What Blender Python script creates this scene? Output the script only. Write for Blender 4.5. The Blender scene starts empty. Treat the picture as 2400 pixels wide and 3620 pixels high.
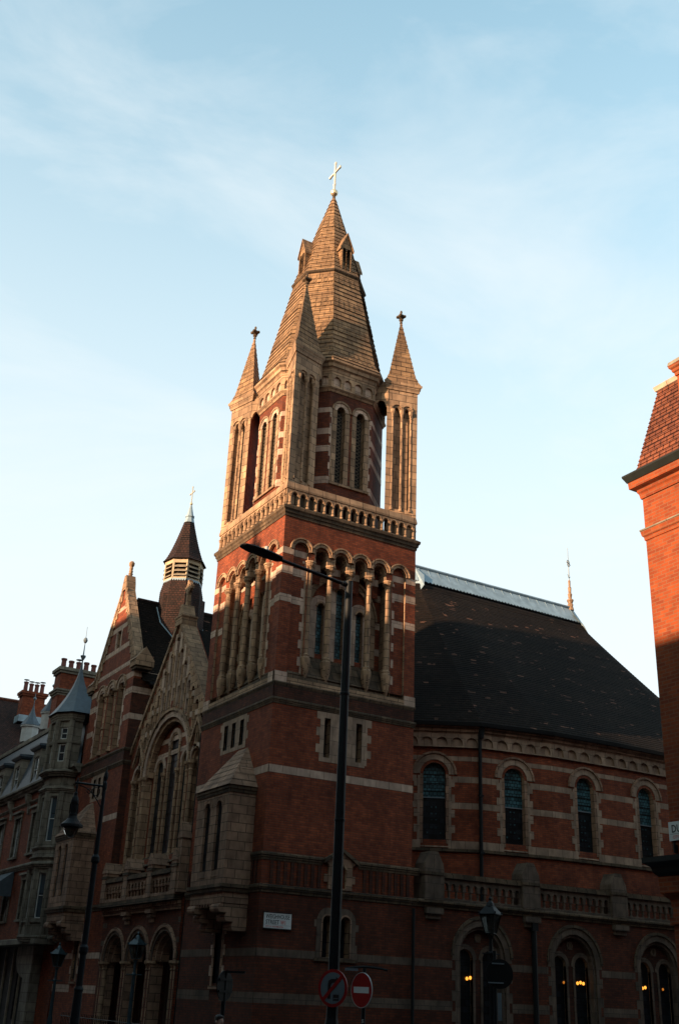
import bpy, math, random
from math import sin, cos, pi, radians, sqrt, atan2
from mathutils import Vector, Matrix
from mathutils.geometry import tessellate_polygon
random.seed(7)
S = bpy.context.scene
COL = S.collection
GZ = -0.5                      # pavement level

# ---------------------------------------------------------------- camera
YAW, PIT, ROL, FPX = radians(30.12027606), radians(24.35725097), radians(2.55197795), 3796.243783
CAM = Vector((-16.92355769, -33.23708203, 1.6))
Fd = Vector((sin(YAW)*cos(PIT), cos(YAW)*cos(PIT), sin(PIT)))
Rt = Vector((cos(YAW), -sin(YAW), 0)); Up = Rt.cross(Fd)
R2 = cos(ROL)*Rt + sin(ROL)*Up; U2 = -sin(ROL)*Rt + cos(ROL)*Up
cd = bpy.data.cameras.new("camera"); cam = bpy.data.objects.new("camera", cd); COL.objects.link(cam)
mw = Matrix((( R2.x, U2.x, -Fd.x, CAM.x), (R2.y, U2.y, -Fd.y, CAM.y), (R2.z, U2.z, -Fd.z, CAM.z), (0, 0, 0, 1)))
cam.matrix_world = mw
cd.sensor_fit = 'VERTICAL'; cd.sensor_height = 36.2; cd.lens = FPX/3620*36.2
cd.clip_start = 0.1; cd.clip_end = 3000
S.camera = cam

# ---------------------------------------------------------------- sky and sun
SUN_EL, SUN_AZ = radians(12.0), radians(264.5)      # compass azimuth, clockwise from +Y
W = bpy.data.worlds.new("World"); S.world = W; W.use_nodes = True
nt = W.node_tree; N = nt.nodes; L = nt.links; N.clear()
wo = N.new('ShaderNodeOutputWorld'); bg = N.new('ShaderNodeBackground')
sky = N.new('ShaderNodeTexSky'); sky.sky_type = 'NISHITA'; sky.sun_disc = False
sky.sun_elevation = SUN_EL; sky.sun_rotation = SUN_AZ
sky.air_density = 1.0; sky.dust_density = 1.2; sky.ozone_density = 1.5
tc = N.new('ShaderNodeTexCoord'); mp = N.new('ShaderNodeMapping'); mp.inputs['Scale'].default_value = (1.0, 1.6, 3.2)
mp.inputs['Rotation'].default_value = (0.5, 0.1, 2.2)
nz = N.new('ShaderNodeTexNoise'); nz.inputs['Scale'].default_value = 2.4; nz.inputs['Detail'].default_value = 7
nz.inputs['Roughness'].default_value = 0.58; nz.inputs['Distortion'].default_value = 0.5
cr = N.new('ShaderNodeValToRGB'); cr.color_ramp.elements[0].position = 0.46; cr.color_ramp.elements[1].position = 0.74
sx = N.new('ShaderNodeSeparateXYZ')
hz = N.new('ShaderNodeMapRange'); hz.inputs['From Min'].default_value = 0.22; hz.inputs['From Max'].default_value = 0.95
hz.inputs['To Min'].default_value = 0.93; hz.inputs['To Max'].default_value = 0.16; hz.interpolation_type = 'SMOOTHSTEP'
L.new(tc.outputs['Generated'], mp.inputs['Vector']); L.new(mp.outputs[0], nz.inputs['Vector'])
L.new(nz.outputs['Fac'], cr.inputs[0]); L.new(tc.outputs['Generated'], sx.inputs[0]); L.new(sx.outputs['Z'], hz.inputs['Value'])
cm = N.new('ShaderNodeMath'); cm.operation = 'MULTIPLY'; cm.inputs[1].default_value = 0.52; L.new(cr.outputs[0], cm.inputs[0])
inv = N.new('ShaderNodeMath'); inv.operation = 'SUBTRACT'; inv.inputs[0].default_value = 1; L.new(hz.outputs[0], inv.inputs[1])
mad = N.new('ShaderNodeMath'); mad.operation = 'MULTIPLY_ADD'; L.new(cm.outputs[0], mad.inputs[0]); L.new(inv.outputs[0], mad.inputs[1]); L.new(hz.outputs[0], mad.inputs[2])
sunv = Vector((sin(SUN_AZ)*cos(SUN_EL), cos(SUN_AZ)*cos(SUN_EL), sin(SUN_EL)))
dt = N.new('ShaderNodeVectorMath'); dt.operation = 'DOT_PRODUCT'; dt.inputs[1].default_value = sunv; L.new(tc.outputs['Generated'], dt.inputs[0])
gl = N.new('ShaderNodeMapRange'); gl.interpolation_type = 'SMOOTHSTEP'; gl.inputs['From Min'].default_value = 0.05; gl.inputs['From Max'].default_value = 0.95; L.new(dt.outputs['Value'], gl.inputs['Value'])
veil = N.new('ShaderNodeMixRGB'); veil.inputs[1].default_value = (5.85, 6.2, 6.3, 1); veil.inputs[2].default_value = (6.0, 4.9, 3.7, 1); L.new(gl.outputs[0], veil.inputs[0])
mixc = N.new('ShaderNodeMixRGB'); mixc.blend_type = 'MIX'; L.new(veil.outputs[0], mixc.inputs[2])
gain = N.new('ShaderNodeMixRGB'); gain.blend_type = 'MULTIPLY'; gain.inputs[0].default_value = 1; gain.inputs[2].default_value = (1.4, 2.75, 2.45, 1)
L.new(sky.outputs[0], gain.inputs[1]); L.new(gain.outputs[0], mixc.inputs[1]); L.new(mad.outputs[0], mixc.inputs[0])
L.new(mixc.outputs[0], bg.inputs['Color']); bg.inputs['Strength'].default_value = 0.065
L.new(bg.outputs[0], wo.inputs[0])

sd = bpy.data.lights.new("sun", 'SUN'); sd.energy = 4.8; sd.angle = radians(1.0); sd.color = (1.0, 0.66, 0.41)
sun = bpy.data.objects.new("sun", sd); COL.objects.link(sun)
sv = Vector((sin(SUN_AZ)*cos(SUN_EL), cos(SUN_AZ)*cos(SUN_EL), sin(SUN_EL)))
sun.rotation_euler = sv.to_track_quat('Z', 'Y').to_euler(); sun.location = (-40, -10, 40)
S.view_settings.view_transform = 'Standard'; S.view_settings.look = 'None'
S.view_settings.exposure = 1.36; S.view_settings.gamma = 1.0

# ---------------------------------------------------------------- materials
def newmat(name):
    m = bpy.data.materials.new(name); m.use_nodes = True
    n = m.node_tree.nodes; l = m.node_tree.links
    return m, n, l, n['Principled BSDF']
def simple(name, col, rough=0.7, metal=0.0, var=0.15, scale=6.0, bump=0.0, spec=0.5):
    m, n, l, b = newmat(name)
    g = n.new('ShaderNodeNewGeometry'); t = n.new('ShaderNodeTexNoise'); t.inputs['Scale'].default_value = scale; t.inputs['Detail'].default_value = 5
    l.new(g.outputs['Position'], t.inputs['Vector'])
    r = n.new('ShaderNodeMapRange'); r.inputs['From Min'].default_value = 0.3; r.inputs['From Max'].default_value = 0.7
    r.inputs['To Min'].default_value = 1-var; r.inputs['To Max'].default_value = 1+var
    l.new(t.outputs['Fac'], r.inputs['Value'])
    mx = n.new('ShaderNodeMixRGB'); mx.blend_type = 'MULTIPLY'; mx.inputs[0].default_value = 1; mx.inputs[1].default_value = (*col, 1)
    l.new(r.outputs[0], mx.inputs[2]); l.new(mx.outputs[0], b.inputs['Base Color'])
    b.inputs['Roughness'].default_value = rough; b.inputs['Metallic'].default_value = metal
    b.inputs['Specular IOR Level'].default_value = spec
    if bump:
        bp = n.new('ShaderNodeBump'); bp.inputs['Strength'].default_value = bump; bp.inputs['Distance'].default_value = 0.02
        l.new(t.outputs['Fac'], bp.inputs['Height']); l.new(bp.outputs[0], b.inputs['Normal'])
    return m
def masonry(name, c1, c2, mortar, bw, bh, ms, rough=0.85, stain=0.35, stainscale=0.7, bias=0.0, patch=None, bump=0.5, mixn=0.3, spec=0.25):
    m, n, l, b = newmat(name)
    uv = n.new('ShaderNodeUVMap'); uv.uv_map = 'UVMap'
    br = n.new('ShaderNodeTexBrick'); br.offset = 0.5
    br.inputs['Color1'].default_value = (*c1, 1); br.inputs['Color2'].default_value = (*c2, 1); br.inputs['Mortar'].default_value = (*mortar, 1)
    br.inputs['Scale'].default_value = 1; br.inputs['Brick Width'].default_value = bw; br.inputs['Row Height'].default_value = bh
    br.inputs['Mortar Size'].default_value = ms; br.inputs['Mortar Smooth'].default_value = 0.1; br.inputs['Bias'].default_value = bias
    l.new(uv.outputs[0], br.inputs['Vector'])
    g = n.new('ShaderNodeNewGeometry')
    last = br.outputs['Color']
    # large soft weathering and finer blotches
    for sc, amt, det, ph in ((stainscale, stain, 4, 0.0), (5.0, mixn, 3, 7.0)):
        mp = n.new('ShaderNodeMapping'); mp.inputs['Location'].default_value = (ph, ph, ph); mp.inputs['Scale'].default_value = (1, 1, 0.55)
        l.new(g.outputs['Position'], mp.inputs['Vector'])
        t = n.new('ShaderNodeTexNoise'); t.inputs['Scale'].default_value = sc; t.inputs['Detail'].default_value = det
        l.new(mp.outputs[0], t.inputs['Vector'])
        r = n.new('ShaderNodeMapRange'); r.inputs['From Min'].default_value = 0.28; r.inputs['From Max'].default_value = 0.68
        r.inputs['To Min'].default_value = 1-amt; r.inputs['To Max'].default_value = 1+amt*0.5
        l.new(t.outputs['Fac'], r.inputs['Value'])
        mx = n.new('ShaderNodeMixRGB'); mx.blend_type = 'MULTIPLY'; mx.inputs[0].default_value = 1
        l.new(last, mx.inputs[1]); l.new(r.outputs[0], mx.inputs[2]); last = mx.outputs[0]
    if patch:
        pc, thr, pw, ph_ = patch
        b2 = n.new('ShaderNodeTexBrick'); b2.offset = 0.37
        b2.inputs['Color1'].default_value = (0, 0, 0, 1); b2.inputs['Color2'].default_value = (1, 1, 1, 1); b2.inputs['Mortar'].default_value = (0, 0, 0, 1)
        b2.inputs['Scale'].default_value = 1; b2.inputs['Brick Width'].default_value = pw; b2.inputs['Row Height'].default_value = ph_; b2.inputs['Mortar Size'].default_value = 0
        l.new(uv.outputs[0], b2.inputs['Vector'])
        gt = n.new('ShaderNodeMath'); gt.operation = 'GREATER_THAN'; gt.inputs[1].default_value = thr; l.new(b2.outputs['Color'], gt.inputs[0])
        t2 = n.new('ShaderNodeTexNoise'); t2.inputs['Scale'].default_value = 3.0; l.new(g.outputs['Position'], t2.inputs['Vector'])
        g2 = n.new('ShaderNodeMath'); g2.operation = 'GREATER_THAN'; g2.inputs[1].default_value = 0.5; l.new(t2.outputs['Fac'], g2.inputs[0])
        mm = n.new('ShaderNodeMath'); mm.operation = 'MULTIPLY'; l.new(gt.outputs[0], mm.inputs[0]); l.new(g2.outputs[0], mm.inputs[1])
        mx = n.new('ShaderNodeMixRGB'); mx.inputs[2].default_value = (*pc, 1); l.new(last, mx.inputs[1]); l.new(mm.outputs[0], mx.inputs[0]); last = mx.outputs[0]
    l.new(last, b.inputs['Base Color'])
    b.inputs['Roughness'].default_value = rough; b.inputs['Specular IOR Level'].default_value = spec
    if bump:
        bp = n.new('ShaderNodeBump'); bp.inputs['Strength'].default_value = bump; bp.inputs['Distance'].default_value = 0.015; bp.invert = True
        l.new(br.outputs['Fac'], bp.inputs['Height']); l.new(bp.outputs[0], b.inputs['Normal'])
    return m
M = {}
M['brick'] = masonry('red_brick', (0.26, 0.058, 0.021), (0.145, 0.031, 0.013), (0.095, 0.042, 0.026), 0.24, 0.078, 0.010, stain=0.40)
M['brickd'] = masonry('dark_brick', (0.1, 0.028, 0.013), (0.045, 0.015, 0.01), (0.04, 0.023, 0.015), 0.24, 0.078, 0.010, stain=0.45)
M['bricko'] = masonry('orange_brick', (0.265, 0.055, 0.013), (0.175, 0.034, 0.011), (0.2, 0.08, 0.04), 0.23, 0.080, 0.010, stain=0.25, mixn=0.15)
M['stone'] = masonry('tan_stone', (0.39, 0.25, 0.15), (0.235, 0.15, 0.093), (0.06, 0.04, 0.027), 0.62, 0.33, 0.012, stain=0.38, stainscale=1.1)
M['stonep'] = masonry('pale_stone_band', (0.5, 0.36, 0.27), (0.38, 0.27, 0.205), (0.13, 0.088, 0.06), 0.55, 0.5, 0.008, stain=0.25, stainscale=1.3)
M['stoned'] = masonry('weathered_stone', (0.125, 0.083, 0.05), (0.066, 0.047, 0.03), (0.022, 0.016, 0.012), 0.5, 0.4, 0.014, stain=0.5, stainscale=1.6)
M['stonel'] = masonry('sooty_shaded_stone_band', (0.135, 0.095, 0.068), (0.092, 0.066, 0.049), (0.045, 0.034, 0.026), 0.55, 0.5, 0.008, stain=0.35, stainscale=1.3)  # street-level stone: soot plus low-level shade put into the colour
M['brickl'] = masonry('sooty_shaded_red_brick', (0.125, 0.029, 0.011), (0.068, 0.017, 0.008), (0.045, 0.022, 0.014), 0.24, 0.078, 0.010, stain=0.40)  # street-level copy of the brick, darkened for soot and painted-in shade
M['brickm'] = masonry('brown_red_brick', (0.165, 0.039, 0.014), (0.09, 0.022, 0.011), (0.06, 0.03, 0.02), 0.24, 0.078, 0.010, stain=0.40)
M['stonen'] = masonry('nave_stone_band', (0.345, 0.24, 0.168), (0.25, 0.172, 0.122), (0.09, 0.065, 0.045), 0.55, 0.5, 0.008, stain=0.35, stainscale=1.3)
M['stoneo'] = masonry('brown_stone', (0.315, 0.19, 0.122), (0.2, 0.121, 0.08), (0.065, 0.045, 0.03), 0.58, 0.30, 0.012, stain=0.40, stainscale=1.1)
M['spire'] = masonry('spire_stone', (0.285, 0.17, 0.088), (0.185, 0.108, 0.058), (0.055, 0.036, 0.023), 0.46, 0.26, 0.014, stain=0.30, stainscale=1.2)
M['tile'] = masonry('dark_roof_tile', (0.021, 0.0135, 0.0095), (0.0105, 0.0075, 0.0055), (0.005, 0.004, 0.0035), 0.20, 0.115, 0.014, rough=0.9, spec=0.1, stain=0.35, stainscale=0.35, patch=((0.13, 0.066, 0.045), 0.972, 0.36, 0.115), bump=0.8)
M['tileb'] = masonry('brown_roof_tile', (0.065, 0.027, 0.019), (0.028, 0.015, 0.012), (0.01, 0.007, 0.006), 0.18, 0.12, 0.016, rough=0.8, stain=0.35, bump=0.8)
M['tiler'] = masonry('red_roof_tile', (0.2, 0.066, 0.032), (0.135, 0.042, 0.022), (0.0595, 0.0204, 0.0136), 0.19, 0.17, 0.016, rough=0.75, stain=0.30, stainscale=1.2, bump=1.0)
M['greys'] = masonry('grey_stone', (0.2, 0.178, 0.138), (0.14, 0.124, 0.096), (0.055, 0.047, 0.034), 0.8, 0.42, 0.010, stain=0.40, stainscale=1.0)
M['lead'] = simple('lead_sheet', (0.23, 0.31, 0.36), 0.5, 0.1, 0.22, 2.2)
M['leadd'] = simple('dark_lead_sheet', (0.15, 0.19, 0.215), 0.5, 0.2, 0.2, 2.5)
M['slate'] = simple('blue_slate', (0.05, 0.068, 0.085), 0.55, 0.0, 0.2, 4)
M['black'] = simple('black_paint', (0.012, 0.013, 0.014), 0.5, 0.0, 0.1, 9, spec=0.12)
M['pole'] = simple('dark_grey_paint', (0.01, 0.013, 0.015), 0.5, 0.0, 0.15, 7, spec=0.15)
M['white'] = simple('white_paint', (0.42, 0.43, 0.41), 0.6, 0, 0.12, 5)
M['cream'] = simple('cream_timber', (0.4, 0.31, 0.2), 0.7, 0, 0.2, 4)
M['timber'] = simple('weathered_timber', (0.23, 0.19, 0.135), 0.75, 0, 0.25, 5)
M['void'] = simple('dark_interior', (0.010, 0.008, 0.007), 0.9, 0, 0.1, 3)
M['pot'] = simple('red_chimney_pot', (0.12, 0.028, 0.02), 0.7, 0, 0.2, 6)
M['gold'] = simple('gilded_metal', (0.75, 0.60, 0.38), 0.35, 0.7, 0.1, 5)
M['crossw'] = simple('pale_gilt_cross', (0.72, 0.62, 0.48), 0.4, 0.2, 0.1, 5)
M['asphalt'] = simple('asphalt', (0.05, 0.05, 0.052), 0.9, 0, 0.25, 8)
M['paving'] = masonry('paving_slabs', (0.1100, 0.1050, 0.1000), (0.0850, 0.0825, 0.0800), (0.0300, 0.0300, 0.0300), 0.9, 0.6, 0.01)
M['door'] = simple('dark_oak_door', (0.05, 0.028, 0.018), 0.6, 0, 0.25, 6)
M['green'] = simple('dark_green_paint', (0.012, 0.015, 0.014), 0.5, 0, 0.15, 5, spec=0.2)
M['teal'] = simple('teal_lamp_paint', (0.018, 0.04, 0.048), 0.45, 0.2, 0.25, 8)
M['signw'] = simple('white_enamel', (0.55, 0.58, 0.57), 0.3, 0, 0.05, 5)
M['signb'] = simple('black_enamel', (0.012, 0.012, 0.014), 0.35, 0, 0.05, 5)
M['signr'] = simple('red_enamel', (0.26, 0.009, 0.009), 0.35, 0, 0.06, 5)
M['signr2'] = simple('faded_red_lettering', (0.50, 0.10, 0.085), 0.4, 0, 0.06, 5)
M['signg'] = simple('grey_sign_face', (0.11, 0.15, 0.17), 0.35, 0, 0.08, 5)
M['awning'] = simple('blue_grey_awning', (0.05, 0.07, 0.085), 0.8, 0, 0.2, 4)
M['skin'] = simple('skin', (0.45, 0.27, 0.20), 0.5, 0, 0.06, 8)
M['hair'] = simple('dark_hair', (0.02, 0.014, 0.01), 0.6, 0, 0.2, 30)
M['coat'] = simple('dark_coat', (0.03, 0.032, 0.04), 0.85, 0, 0.15, 12)
def glassmat(name, base, rough=0.12, leadw=0.28, leadh=0.22, sp_=0.2):
    m, n, l, b = newmat(name)
    uv = n.new('ShaderNodeUVMap'); uv.uv_map = 'UVMap'
    br = n.new('ShaderNodeTexBrick'); br.offset = 0.5
    br.inputs['Color1'].default_value = (*[c*1.5 for c in base], 1); br.inputs['Color2'].default_value = (*[c*0.5 for c in base], 1)
    br.inputs['Mortar'].default_value = (0.004, 0.004, 0.004, 1); br.inputs['Scale'].default_value = 1
    br.inputs['Brick Width'].default_value = leadw; br.inputs['Row Height'].default_value = leadh; br.inputs['Mortar Size'].default_value = 0.012
    l.new(uv.outputs[0], br.inputs['Vector']); l.new(br.outputs['Color'], b.inputs['Base Color'])
    b.inputs['Roughness'].default_value = rough; b.inputs['Specular IOR Level'].default_value = sp_
    bp = n.new('ShaderNodeBump'); bp.inputs['Strength'].default_value = 0.35; bp.inputs['Distance'].default_value = 0.01
    tn = n.new('ShaderNodeTexNoise'); tn.inputs['Scale'].default_value = 5; g = n.new('ShaderNodeNewGeometry'); l.new(g.outputs['Position'], tn.inputs['Vector'])
    l.new(tn.outputs['Fac'], bp.inputs['Height']); l.new(bp.outputs[0], b.inputs['Normal'])
    return m
M['glass'] = glassmat('dark_leaded_glass', (0.010, 0.014, 0.017), 0.35)
M['stained'] = glassmat('blue_green_leaded_glass', (0.035, 0.095, 0.110), 0.4, 0.16, 0.14)
M['pane'] = glassmat('window_pane', (0.03, 0.05, 0.06), 0.06, 2.0, 1.9, 0.5)
def glow(name, col, st):
    m, n, l, b = newmat(name); b.inputs['Base Color'].default_value = (*col, 1)
    b.inputs['Emission Color'].default_value = (*col, 1); b.inputs['Emission Strength'].default_value = st
    return m
M['glow'] = glow('warm_lamp_glow', (1.0, 0.36, 0.045), 0.75)
M['glowdim'] = glow('dim_warm_lamp_glow', (1.0, 0.30, 0.03), 0.16)
def mesh_mat():
    m, n, l, b = newmat('lattice_screen'); b.inputs['Base Color'].default_value = (0.10, 0.075, 0.05, 1); b.inputs['Roughness'].default_value = 0.8
    return m
M['lattice'] = mesh_mat()
def clearglass():
    m, n, l, b = newmat('lantern_glass'); b.inputs['Base Color'].default_value = (0.16, 0.18, 0.18, 1)
    b.inputs['Roughness'].default_value = 0.1; b.inputs['Transmission Weight'].default_value = 0.9; b.inputs['IOR'].default_value = 1.05; b.inputs['Specular IOR Level'].default_value = 0.15
    return m
M['lglass'] = clearglass()

# ---------------------------------------------------------------- geometry helpers
class Fr:
    """a vertical plane: u along the wall, z up, d outwards"""
    def __init__(s, O, U, Nn=None):
        s.O = Vector((O[0], O[1], 0)); s.U = Vector((U[0], U[1], 0)).normalized()
        s.N = Vector((Nn[0], Nn[1], 0)).normalized() if Nn is not None else Vector((s.U.y, -s.U.x, 0))
    def p(s, u, z, d=0.0): return s.O + s.U*u + s.N*d + Vector((0, 0, z))
F1 = Fr((0, 0), (1, 0), (0, -1)); F2 = Fr((0, 0), (0, 1), (-1, 0))
def archpts(uc, w, z0, zs, n=8):
    r = w/2
    return [(uc-r, z0), (uc+r, z0)] + [(uc+r*cos(pi*i/n), zs+r*sin(pi*i/n)) for i in range(n+1)]
class MB:
    def __init__(s): s.v = []; s.f = []; s.m = []; s.mats = []
    def mi(s, k):
        if k not in s.mats: s.mats.append(k)
        return s.mats.index(k)
    def poly(s, pts, mat):
        b = len(s.v); s.v += [tuple(p) for p in pts]; s.f.append(tuple(range(b, b+len(pts)))); s.m.append(s.mi(mat))
    def strip(s, A, B, mat, close=False):
        n = len(A); b = len(s.v); s.v += [tuple(p) for p in A] + [tuple(p) for p in B]; k = s.mi(mat)
        for i in range(n if close else n-1):
            j = (i+1) % n; s.f.append((b+i, b+j, b+n+j, b+n+i)); s.m.append(k)
    def box(s, fr, u0, u1, z0, z1, d0, d1, mat):
        P = [fr.p(u, z, d) for d in (d0, d1) for (u, z) in ((u0, z0), (u1, z0), (u1, z1), (u0, z1))]
        b = len(s.v); s.v += [tuple(p) for p in P]; k = s.mi(mat)
        for f in ((0, 1, 2, 3), (4, 5, 6, 7), (0, 1, 5, 4), (1, 2, 6, 5), (2, 3, 7, 6), (3, 0, 4, 7)):
            s.f.append(tuple(b+i for i in f)); s.m.append(k)
    def sheet(s, fr, outline, holes, d, mat):
        loops = [outline] + list(holes)
        flat = [q for lp in loops for q in lp]
        tris = tessellate_polygon([[Vector((u, z, 0)) for u, z in lp] for lp in loops])
        b = len(s.v); s.v += [tuple(fr.p(u, z, d)) for u, z in flat]; k = s.mi(mat)
        for t in tris: s.f.append(tuple(b+i for i in t)); s.m.append(k)
    def reveal(s, fr, loop, d0, d1, mat):
        s.strip([fr.p(u, z, d0) for u, z in loop], [fr.p(u, z, d1) for u, z in loop], mat, True)
    def slab(s, fr, outline, holes, d0, d1, mat, mr=None, back=False, edge=True):
        s.sheet(fr, outline, holes, d0, mat)
        if back: s.sheet(fr, outline, holes, d1, mat)
        for h in holes: s.reveal(fr, h, d0, d1, mr or mat)
        if edge: s.reveal(fr, outline, d0, d1, mat)
    def ext(s, fr, pts, d0, d1, mat):
        s.poly([fr.p(u, z, d0) for u, z in pts], mat); s.poly([fr.p(u, z, d1) for u, z in pts][::-1], mat); s.reveal(fr, pts, d0, d1, mat)
    def ring(s, fr, uc, zc, ri, ro, d0, d1, mat, a0=0.0, a1=pi, n=12):
        A = [(uc+ri*cos(a0+(a1-a0)*i/n), zc+ri*sin(a0+(a1-a0)*i/n)) for i in range(n+1)]
        B = [(uc+ro*cos(a0+(a1-a0)*i/n), zc+ro*sin(a0+(a1-a0)*i/n)) for i in range(n+1)]
        pa = [fr.p(u, z, d0) for u, z in A]; pb = [fr.p(u, z, d0) for u, z in B]
        s.strip(pa, pb, mat); s.strip(pa, [fr.p(u, z, d1) for u, z in A], mat); s.strip(pb, [fr.p(u, z, d1) for u, z in B], mat)
        for e in (0, -1): s.poly([pa[e], pb[e], fr.p(*B[e], d1), fr.p(*A[e], d1)], mat)
    def lathe(s, c, prof, mat, n=10, ax=None):
        c = Vector(c); rows = []
        for r, z in prof: rows.append([c + Vector((r*cos(2*pi*i/n), r*sin(2*pi*i/n), z)) for i in range(n)])
        for a, b_ in zip(rows, rows[1:]): s.strip(a, b_, mat, True)
        if prof[0][0] > 1e-4: s.poly(rows[0][::-1], mat)
        if prof[-1][0] > 1e-4: s.poly(rows[-1], mat)
    def tube(s, p0, p1, r0, r1, mat, n=8):
        p0, p1 = Vector(p0), Vector(p1); q = (p1-p0).to_track_quat('Z', 'Y')
        A = [p0+q@Vector((r0*cos(2*pi*i/n), r0*sin(2*pi*i/n), 0)) for i in range(n)]
        B = [p1+q@Vector((r1*cos(2*pi*i/n), r1*sin(2*pi*i/n), 0)) for i in range(n)]
        s.strip(A, B, mat, True); s.poly(A[::-1], mat); s.poly(B, mat)
    def ball(s, c, r, mat, n=10, sz=1.0):
        s.lathe(c, [(r*sin(pi*i/6)+1e-5, -r*sz*cos(pi*i/6)) for i in range(7)], mat, n)
    def sweep(s, path, prof, mat, closed=False):
        """moulding: plan path of (x, y), profile of (outward offset, z); outward is to the right of travel"""
        n = len(path); rows = []
        for i, (x, y) in enumerate(path):
            a = Vector(path[i-1]) if (i > 0 or closed) else None; c = Vector(path[(i+1) % n]) if (i < n-1 or closed) else None
            p = Vector((x, y))
            ds = [d.normalized() for d in ([p-a] if a is not None else []) + ([c-p] if c is not None else [])]
            ns = [Vector((d.y, -d.x)) for d in ds]
            m = sum(ns, Vector((0, 0))).normalized(); k = 1/max(0.35, m.dot(ns[0]))
            rows.append([Vector((x+m.x*k*o, y+m.y*k*o, z)) for o, z in prof])
        for i in range(n if closed else n-1): s.strip(rows[i], rows[(i+1) % n], mat)
        if not closed: s.poly(rows[0], mat); s.poly(rows[-1][::-1], mat)
def obj(name, mb, parent=None, smooth=False, label=None):
    root = parent
    while root is not None and root.parent is not None: root = root.parent
    off = Vector(root.location) if root is not None else Vector((0, 0, 0))
    me = bpy.data.meshes.new(name)
    me.from_pydata([tuple(Vector(v)-off) for v in mb.v], [], mb.f)
    for k in mb.mats: me.materials.append(M[k])
    me.polygons.foreach_set('material_index', mb.m)
    me.update()
    uvl = me.uv_layers.new(name='UVMap').data
    Z = Vector((0, 0, 1))
    for p in me.polygons:
        nn = p.normal
        if abs(nn.z) > 0.995: tu, tv = Vector((1, 0, 0)), Vector((0, 1, 0))
        else:
            tu = Z.cross(nn).normalized()
            if abs(tu.x)+0.001 > abs(tu.y):
                if tu.x < 0: tu = -tu
            elif tu.y < 0: tu = -tu
            tv = nn.cross(tu)
            if tv.z < 0: tv = -tv
        for li in p.loop_indices:
            co = me.vertices[me.loops[li].vertex_index].co + off
            uvl[li].uv = (co.dot(tu), co.dot(tv))
    if smooth:
        for p in me.polygons: p.use_smooth = True
    o = bpy.data.objects.new(name, me); COL.objects.link(o)
    if parent is not None: o.parent = parent
    if label: o['label'] = label
    return o
def thing(name, label, cat, loc, group=None):
    o = bpy.data.objects.new(name, None); COL.objects.link(o); o.location = loc; o.empty_display_size = 0.3
    o['label'] = label; o['category'] = cat
    if group: o['group'] = group
    return o
def column(mb, x, y, z0, z1, r, cap=0.32, base=0.2, mat='stone', n=10, ringz=None):
    pr = [(r*1.7, z0), (r*1.7, z0+base*0.4), (r*1.3, z0+base*0.5), (r*1.35, z0+base*0.8), (r, z0+base)]
    for rz in (ringz or []): pr += [(r, rz-0.05), (r*1.35, rz-0.04), (r*1.35, rz+0.04), (r, rz+0.05)]
    pr += [(r, z1-cap), (r*1.25, z1-cap+0.02), (r*1.25, z1-cap+0.05), (r*1.05, z1-cap*0.78), (r*1.35, z1-cap*0.45), (r*1.9, z1-cap*0.28), (r*1.9, z1-0.001), (0.0001, z1)]
    mb.lathe((x, y, 0), pr, mat, n)
def quoins(mb, fr, ue, side, z0, z1, d, mat='stonep', wl=0.30, ws=0.16, h=0.33):
    """toothed stone edge: side -1 grows to smaller u"""
    z = z0; k = 0
    while z < z1-0.02:
        w = wl if k % 2 else ws; zz = min(z+h, z1)
        mb.box(fr, min(ue, ue+side*w), max(ue, ue+side*w), z, zz, d-0.1, d, mat); z = zz; k += 1
# ================================================================ THE CHURCH
church = thing('church', 'tall red brick and tan stone church with corner tower, spire and oval slate-dark nave roof', 'church', (3, 3, GZ))
SQ = [(0, 6), (0, 0), (6, 0), (6, 6)]       # tower plan, clockwise seen so that outward is right of travel
# travelling (0,6)->(0,0): direction -y, right is -x : outward
def stepped_profile(z0, z1, p, back=-0.2):
    h = z1-z0
    return [(back, z0), (p*0.35, z0), (p*0.4, z0+h*0.2), (p*0.7, z0+h*0.35), (p*0.7, z0+h*0.5), (p, z0+h*0.62), (p, z0+h*0.85), (p*0.8, z1), (back, z1)]
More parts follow.
